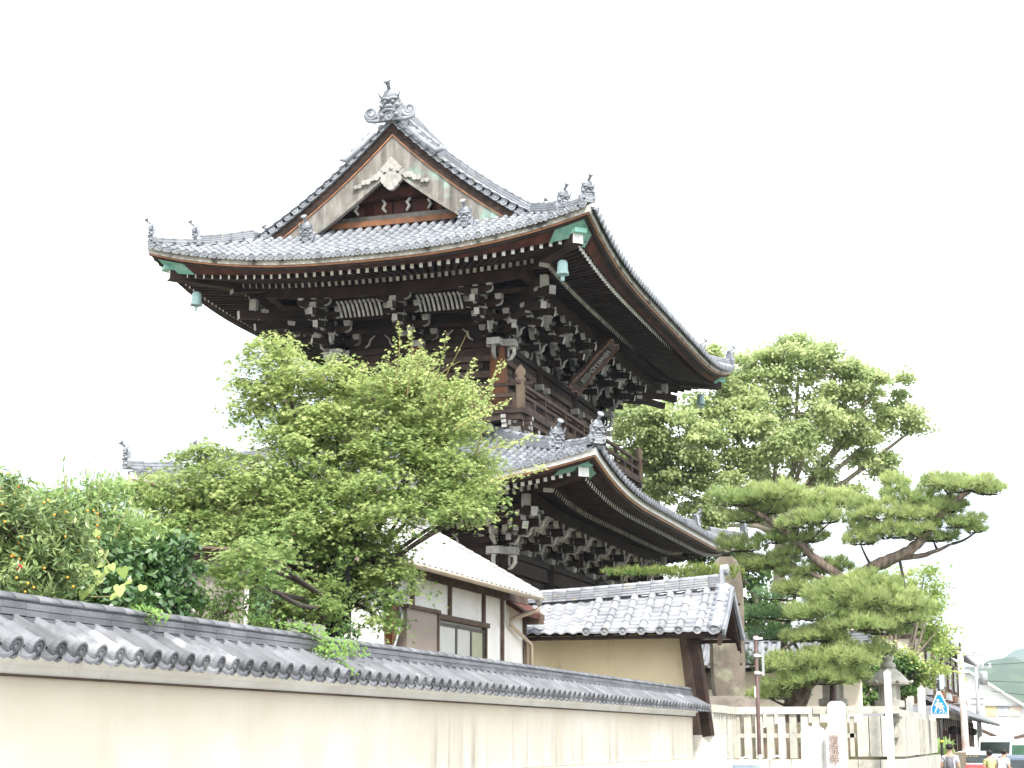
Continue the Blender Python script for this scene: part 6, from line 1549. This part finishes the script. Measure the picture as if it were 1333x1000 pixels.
cn = thing('clipped_conifer', (-9.5, 38.2, 1.4), 'low conifer foliage showing just above the ridge of the roofed side wall', 'conifer')
needle_pads('needles', [(tuple(at(x, y, 38.5)), (.55, .5, .16)) for x, y in ((895, 750), (912, 750), (930, 750), (815, 746), (850, 744), (885, 743), (905, 742), (925, 742), (868, 745), (940, 746))], leafmat('conifer_needle', (.09, .18, .04), (.30, .33, .09), .2), cn, 60, .13, 18)
b = MB(); 
for x in (815, 850, 885, 915): p = at(x, 748, 38.5); b.tube([(-9.2, 38.3, 1.4), ((-9.2 + p.x) / 2, 38.3, 4.0), p], [.08, .06, .02], 7, 0, False)
b.build('stems', BARK, cn)
# grass clump at the kerb by the sign
gr = []; 
for _ in range(900):
    gr.append((rng.uniform(-4.3, -3.2), rng.uniform(54.6, 58), rng.uniform(.1, 1.5)))
t_ = thing('roadside_weeds', (-3.8, 56, 0), 'tall light green weeds on a small bank behind the crossing sign pole', 'weeds')
b = MB(); rough_slab(b, (-3.8, 56.4, 0), [(0, .75, 2.0), (1.2, .7, 1.8), (1.5, .5, 1.4)], 14, 3, .08); b.build('bank', ROCK, t_)
g_ = np.array(gr); g_[:, 2] = rng.uniform(1.35, 1.9, len(g_))
leaves('blades', g_, rng.normal(size=(len(g_), 3)) + np.array([0, -1, .2]), rng.uniform(.2, .4, len(g_)), T_LONG, GL3, t_, rng.random(len(g_)), updir=[(rng.normal() * .3, 0, 1) for _ in g_])

# ================================================================== CARS AND PEOPLE
TYRE = mat('tyre_rubber', (.02, .02, .02), None, 3, .8, var=.1); CHROME = mat('wheel_metal', (.5, .5, .5), None, 3, .3, var=0, metal=.8)
CG = mat('dark_car_glass', (.05, .07, .07), None, 3, .05, var=0, spec=.8); CGG = mat('green_tinted_glass', (.14, .30, .20), None, 3, .08, var=0, spec=.8)
LAMPR = mat('red_lamp_lens', (.6, .02, .02), None, 3, .2, var=0); PLATE = mat('number_plate', (.8, .82, .8), None, 3, .4, var=0)
def paint(n, c): return mat(n, c, tuple(v * .96 for v in c), 2, .25, var=0, spec=.6)
def car(name, loc, label, cat, L_, W_, H_, body_m, roof_m=None, van=False, glass=None, group='vehicles parked or waiting at the end of the street', rz=0):
    """rear towards -y"""
    t = thing(name, loc, label, cat, group); ox, oy, oz = loc; glass = glass or CG
    hw = W_ / 2
    # side profile: (y from rear, z), lower body then cabin
    if van:
        low = [(.02, .35), (0, .55), (.0, H_ * .52), (.04, H_ * .56), (L_ - .75, H_ * .56), (L_ - .1, H_ * .46), (L_, .75), (L_, .4), (L_ - .1, .28), (.1, .28)]
        cab = [(.04, H_ * .56, 1), (.10, H_ * .90, .93), (.22, H_, .86), (L_ * .72, H_, .86), (L_ * .80, H_ * .93, .88), (L_ - .72, H_ * .57, .97)]
    else:
        low = [(.03, .35), (0, .5), (.0, .78), (.06, .90), (.75, .96), (L_ * .72, .93), (L_ - .3, .80), (L_, .62), (L_, .38), (L_ - .1, .26), (.1, .26)]
        cab = [(.55, .95, .98), (1.10, H_ * .94, .84), (1.35, H_, .78), (L_ * .55, H_, .78), (L_ * .60, H_ * .96, .80), (L_ * .74, .93, .96)]
    def loft(prof, shrink):
        b = MB(); xs_ = [-1, -.96, -.8, .8, .96, 1]; ins = [.07, .02, 0, 0, .02, .07]
        cy = sum(p[0] for p in prof) / len(prof); cz = sum(p[1] for p in prof) / len(prof); rows = []
        for x, q in zip(xs_, ins):
            rows.append([V((ox + x * hw * (p[2] if len(p) > 2 else 1), oy + p[0] + (q if p[0] < cy else -q), oz + p[1] + (q * .6 if p[1] < cz else -q * .6))) for p in prof])
        b.sweep(rows, 0, False); return b
    loft(low, 0).build('body', body_m, t)
    loft(cab, 0).build('cabin', roof_m or body_m, t)
    zb, zt = (H_ * .60, H_ * .87) if van else (1.0, H_ * .90)
    # rear window, side windows, windscreen
    def quad(name, pts, m, off):
        b = MB(); i = b.pts(pts); b.face((i, i + 1, i + 2, i + 3)); b.face((i + 3, i + 2, i + 1, i)); return b.build(name, m, t)
    y0, y1 = (lerp(.04, .10, .1), .095) if van else (lerp(.55, 1.10, .1), 1.05)
    w0, w1 = hw * .84, hw * (.80 if van else .70)
    quad('rear_window', [(ox - w0, oy + y0 - .03, oz + zb), (ox + w0, oy + y0 - .03, oz + zb), (ox + w1, oy + y1 - .03, oz + zt), (ox - w1, oy + y1 - .03, oz + zt)], glass, 0)
    yf0, yf1 = (L_ - .78, L_ * .81) if van else (L_ * .72, L_ * .61)
    quad('windscreen', [(ox + w0, oy + yf0 + .02, oz + zb), (ox - w0, oy + yf0 + .02, oz + zb), (ox - w1, oy + yf1 + .03, oz + zt), (ox + w1, oy + yf1 + .03, oz + zt)], glass, 0)
    def cw(z):          # cabin half width at height z
        f_ = (z - (H_ * .56 if van else .95)) / (H_ - (H_ * .56 if van else .95)); return hw * lerp(.985, .87 if van else .80, f_) + .012
    segs = ((.35, .34 * L_), (.36 * L_, .57 * L_), (.59 * L_, .74 * L_)) if van else ((1.2, .38 * L_), (.40 * L_, .60 * L_))
    for sx in (-1, 1):
        for a_, c_ in segs:
            quad('side_window', [(ox + sx * cw(zb), oy + a_, oz + zb), (ox + sx * cw(zb), oy + c_ + .05, oz + zb), (ox + sx * cw(zt), oy + c_ - .05, oz + zt), (ox + sx * cw(zt), oy + a_ + .05, oz + zt)], glass, 0)
        b = MB(); b.box(min(ox + sx * hw * .98, ox + sx * (hw + .16)), max(ox + sx * hw * .98, ox + sx * (hw + .16)), oy + L_ * .70, oy + L_ * .73, oz + .98, oz + 1.12); b.build('wing_mirror', body_m, t)
        b = MB(); z0 = H_ * .42 if van else .62
        b.box(ox + sx * hw * .80 - .12, ox + sx * hw * .80 + .12, oy - .025, oy + .05, oz + z0, oz + z0 + (.34 if van else .18)); b.build('tail_lamp', LAMPR, t)
        b = MB(); b.box(ox + sx * hw * .72 - .16, ox + sx * hw * .72 + .16, oy + L_ - .05, oy + L_ + .015, oz + .58, oz + .70); b.build('headlight', PLATE, t)
        for yy in (L_ * .19, L_ * .81):
            b = MB(); b.lathe([(.29, -.1), (.31, -.07), (.31, .07), (.29, .1)], (ox + sx * (hw - .09), oy + yy, oz + .31), 18, 0, False, (1, 0, 0)); w_ = b.build('wheel', TYRE, t)
            b = MB(); b.lathe([(.19, -.01), (.17, .02), (.06, .03)], (ox + sx * (hw + .01), oy + yy, oz + .31), 12, 0, False, (sx, 0, 0)); b.build('rim', CHROME, w_)
    b = MB(); b.box(ox - .17, ox + .17, oy - .03, oy - .005, oz + (.50 if van else .62), oz + (.66 if van else .78)); b.build('number_plate', PLATE, t)
    b = MB(); b.box(ox - hw * .94, ox + hw * .94, oy - .06, oy + .05, oz + .32, oz + .50); b.build('bumper', body_m, t)
    return t
txx = onY(1266, 985, 76).x
tx = car('taxi', (txx, 76, 0), 'red taxi with a white roof and white roof lamp, seen from behind', 'taxi', 4.5, 1.70, 1.48, paint('taxi_red', (.62, .03, .035)), paint('taxi_white', (.8, .8, .8)))
b = MB(); b.lathe([(.17, 1.48), (.17, 1.56), (.11, 1.64), (.03, 1.66)], (txx - .12, 78.0, 0), 12); b.build('roof_lamp', WS, tx)
b = MB()
for i, x in enumerate((-.42, -.30, -.16, .0, .1)): b.box(txx + x, txx + x + .08, 76.92, 76.93, 1.22, 1.28)
b.build('window_sticker', mat('orange_sticker', (.75, .45, .08), None, 3, .5, var=0), tx)
car('van', (onY(1297, 975, 92).x, 92, 0), 'white delivery van behind the red taxi', 'van', 4.6, 1.9, 2.12, paint('van_white', (.78, .79, .79)), None, True)
car('minivan', (onY(1338, 975, 84).x, 84, 0), 'white minivan with green tinted windows at the right edge', 'minivan', 4.6, 1.75, 1.98, paint('minivan_white', (.75, .78, .80)), None, True, CGG)
car('dark_car', (onY(1325, 985, 58).x, 58, 0), 'dark blue-grey car with red tail lamps, lowest right corner', 'car', 4.3, 1.7, 1.47, paint('dark_blue_paint', (.06, .085, .13)))

SKIN = mat('skin', (.52, .33, .24), None, 3, .6, var=0); HAIR = mat('dark_hair', (.02, .016, .014), None, 8, .6, var=.1)
def skin_mesh(name, verts, edges, rad, m, parent, levels=2):
    me = bpy.data.meshes.new(name); me.from_pydata([tuple(v) for v in verts], edges, []); o = bpy.data.objects.new(name, me); col.objects.link(o)
    me.materials.append(m); o.parent = parent
    md = o.modifiers.new('skin', 'SKIN'); sv = me.skin_vertices[0].data
    for i, r in enumerate(rad): sv[i].radius = (r, r) if not hasattr(r, '__len__') else r
    sv[0].use_root = True; md.use_smooth_shade = True
    s_ = o.modifiers.new('subd', 'SUBSURF'); s_.levels = levels; s_.render_levels = levels; return o
def person(loc, label, H, lean, shirt, trousers, face=0, arm_fwd=.1, hair_len=.0, bag=None, sleeve=.6):
    t = thing('person', loc, label, 'person'); t.rotation_euler.z = face
    k = H / 1.72; V3 = lambda x, y, z: V((x, y, z)) * k
    sp_ = lambda z, dx=0: V3(dx, lean * max(0, z - .95), z - abs(lean) * .25 * max(0, z - .95))
    vs, es, rd = [], [], []
    def add(p, r, par=None):
        vs.append(p); rd.append(r * k); 
        if par is not None: es.append((par, len(vs) - 1))
        return len(vs) - 1
    pel = add(sp_(.95), .135); wa = add(sp_(1.10), .115, pel); ch = add(sp_(1.28), .135, wa); nk0 = add(sp_(1.42), .075, ch); nk = add(sp_(1.48), .052, nk0)
    h0 = add(sp_(1.54) + V3(0, .01, 0), .072, nk); h1 = add(sp_(1.62) + V3(0, .01, 0), .088, h0); h2 = add(sp_(1.69), .055, h1)
    for sx in (-1, 1):
        hp2 = add(V3(.09 * sx, 0, .90), .095, pel); kn = add(V3(.10 * sx, .03, .50), .062, hp2); an = add(V3(.10 * sx, -.02, .09), .042, kn); ft = add(V3(.11 * sx, .12, .04), .036, an)
        sh = add(sp_(1.40, .17 * sx), .062, nk0); el = add(sp_(1.12, .23 * sx) + V3(0, -.03 + arm_fwd * .3, 0), .042, sh); wr = add(sp_(.92, .22 * sx) + V3(0, arm_fwd + .06, .02 + arm_fwd * .4), .028, el)
        pm = add(vs[wr] + V3(0, .03, -.06), .03, wr)
        for f_ in range(4):
            a_ = add(vs[pm] + V3((f_ - 1.5) * .016, .015, -.045 - .006 * (1 if f_ in (1, 2) else 0)), .0085, pm); add(vs[a_] + V3(0, .018, -.025), .007, a_)
        th = add(vs[pm] + V3(-.03 * sx, .02, -.01), .010, pm); add(vs[th] + V3(-.005 * sx, .015, -.025), .008, th)
    skin_mesh('body', vs, es, rd, SKIN, t)
    # clothing: shirt over torso and upper arms, trousers over legs
    v2, e2, r2 = [], [], []
    def add2(p, r, par=None):
        v2.append(p); r2.append(r * k); 
        if par is not None: e2.append((par, len(v2) - 1))
        return len(v2) - 1
    a0 = add2(sp_(.92), .158); a1 = add2(sp_(1.10), .142, a0); a2 = add2(sp_(1.28), .158, a1); a3 = add2(sp_(1.41), .09, a2)
    for sx in (-1, 1):
        s0 = add2(sp_(1.385, .165 * sx), .078, a3); q0_ = sp_(1.12, .23 * sx) + V3(0, -.03 + arm_fwd * .3, 0); s1_ = add2(v2[s0].lerp(q0_, sleeve), .062, s0)
    skin_mesh('shirt', v2, e2, r2, shirt, t)
    v2, e2, r2 = [], [], []
    a0 = add2(sp_(.96), .15)
    for sx in (-1, 1):
        b0 = add2(V3(.09 * sx, 0, .86), .108, a0); b1 = add2(V3(.10 * sx, .03, .50), .082, b0); add2(V3(.10 * sx, -.01, .10), .07, b1)
    skin_mesh('trousers', v2, e2, r2, trousers, t)
    for sx in (-1, 1):
        b = MB(); c = t.location + V3(.105 * sx, .05, .0); b.prism([(-.045 * k, 0), (.045 * k, 0), (.05 * k, .05 * k), (-.05 * k, .06 * k)], c - V((0, .10 * k, 0)), (1, 0, 0), (0, 0, 1), (0, .24 * k, 0)); b.build('shoe', TYRE, t)
    hc = t.location + sp_(1.625) + V3(0, .0, .015); b = MB()
    b.lathe([(.02, -.06 - hair_len), (.085, -.03 - hair_len * .8), (.103, .02), (.095, .065), (.06, .10), (.01, .112)], hc - V3(0, .022, 0), 14, 0, True); 
    b.build('hair', HAIR, t)
    # face: eyes, nose, mouth, ears on the front (+y) side
    b = MB(); 
    for sx in (-1, 1): b.lathe([(.013, -.004), (.009, .006)], hc + V3(.032 * sx, .078, -.005), 8, 0, True, (0, 1, 0))
    b.box(hc.x - .022, hc.x + .022, hc.y + .082, hc.y + .09, hc.z - .066, hc.z - .060); b.build('eyes_and_mouth', HAIR, t)
    b = MB(); b.lathe([(.014, -.01), (.008, .022)], hc + V3(0, .078, -.032), 8, 0, True, (0, 1, -.2))
    for sx in (-1, 1): b.lathe([(.022, -.008), (.024, .004), (.01, .012)], hc + V3(.088 * sx, .0, -.02), 8, 0, True, (sx, 0, 0))
    b.build('nose_and_ears', SKIN, t)
    if bag:
        b = MB(); c = t.location + sp_(1.2) + V3(0, -.19, 0); b.lathe([(.10 * k, -.22 * k), (.155 * k, -.18 * k), (.165 * k, .05 * k), (.12 * k, .19 * k), (.05 * k, .22 * k)], c, 12, 0, True, None, None, .62); b.build('backpack', bag, t)
        b = MB()
        for sx in (-1, 1): b.tube([c + V3(.09 * sx, .05, .18), c + V3(.11 * sx, .17, .22), c + V3(.12 * sx, .34, .14), c + V3(.12 * sx, .33, -.08), c + V3(.12 * sx, .1, -.16)], .016, 6)
        b.build('bag_straps', bag, t)
    return t
plaid = mat('plaid_shirt', (.62, .62, .66), (.34, .35, .42), 26, .85, var=0, stretch=(1, 1, 1), lo=.47, hi=.53)
white_s = mat('white_shirt', (.80, .80, .80), None, 3, .85, var=0); olive_s = mat('olive_yellow_shirt', (.50, .50, .22), (.36, .38, .16), 9, .85, var=0)
dk_t = mat('dark_trousers', (.035, .04, .055), None, 3, .85, var=0); gr_t = mat('grey_trousers', (.20, .20, .20), None, 3, .85, var=0)
bagm = mat('black_mesh_bag', (.06, .06, .07), (.22, .22, .25), 30, .8, var=0)
p = onY(1236, 975, 48); person((p.x, 48, .13), 'person in a pale plaid shirt with dark backpack beside the blue sign pole', 1.72, .02, plaid, dk_t, 0, .12, 0, bagm)
p = onY(1302, 980, 57); person((p.x, 57, .004), 'person in a white shirt with black hair leaning forward beside the dark car', 1.70, .32, white_s, dk_t, R(-35), .3)
p = onY(1289, 980, 58.5); person((p.x, 58.5, .004), 'person in an olive yellow shirt beside the one in white', 1.64, .15, olive_s, gr_t, R(30), .2, .03)

# ================================================================== HAZE
hzm = bpy.data.materials.new('haze_air'); hzm.use_nodes = True; n_ = hzm.node_tree; n_.nodes.clear()
ho = n_.nodes.new('ShaderNodeOutputMaterial'); pv_ = n_.nodes.new('ShaderNodeVolumePrincipled'); pv_.inputs['Density'].default_value = .00016; pv_.inputs['Color'].default_value = (.68, .84, 1.0, 1)
n_.links.new(pv_.outputs[0], ho.inputs['Volume'])
b = MB(); b.box(-2100, 2100, -60, 3400, -4.5, 320); o = b.build('haze', hzm); tag(o, kind='stuff')
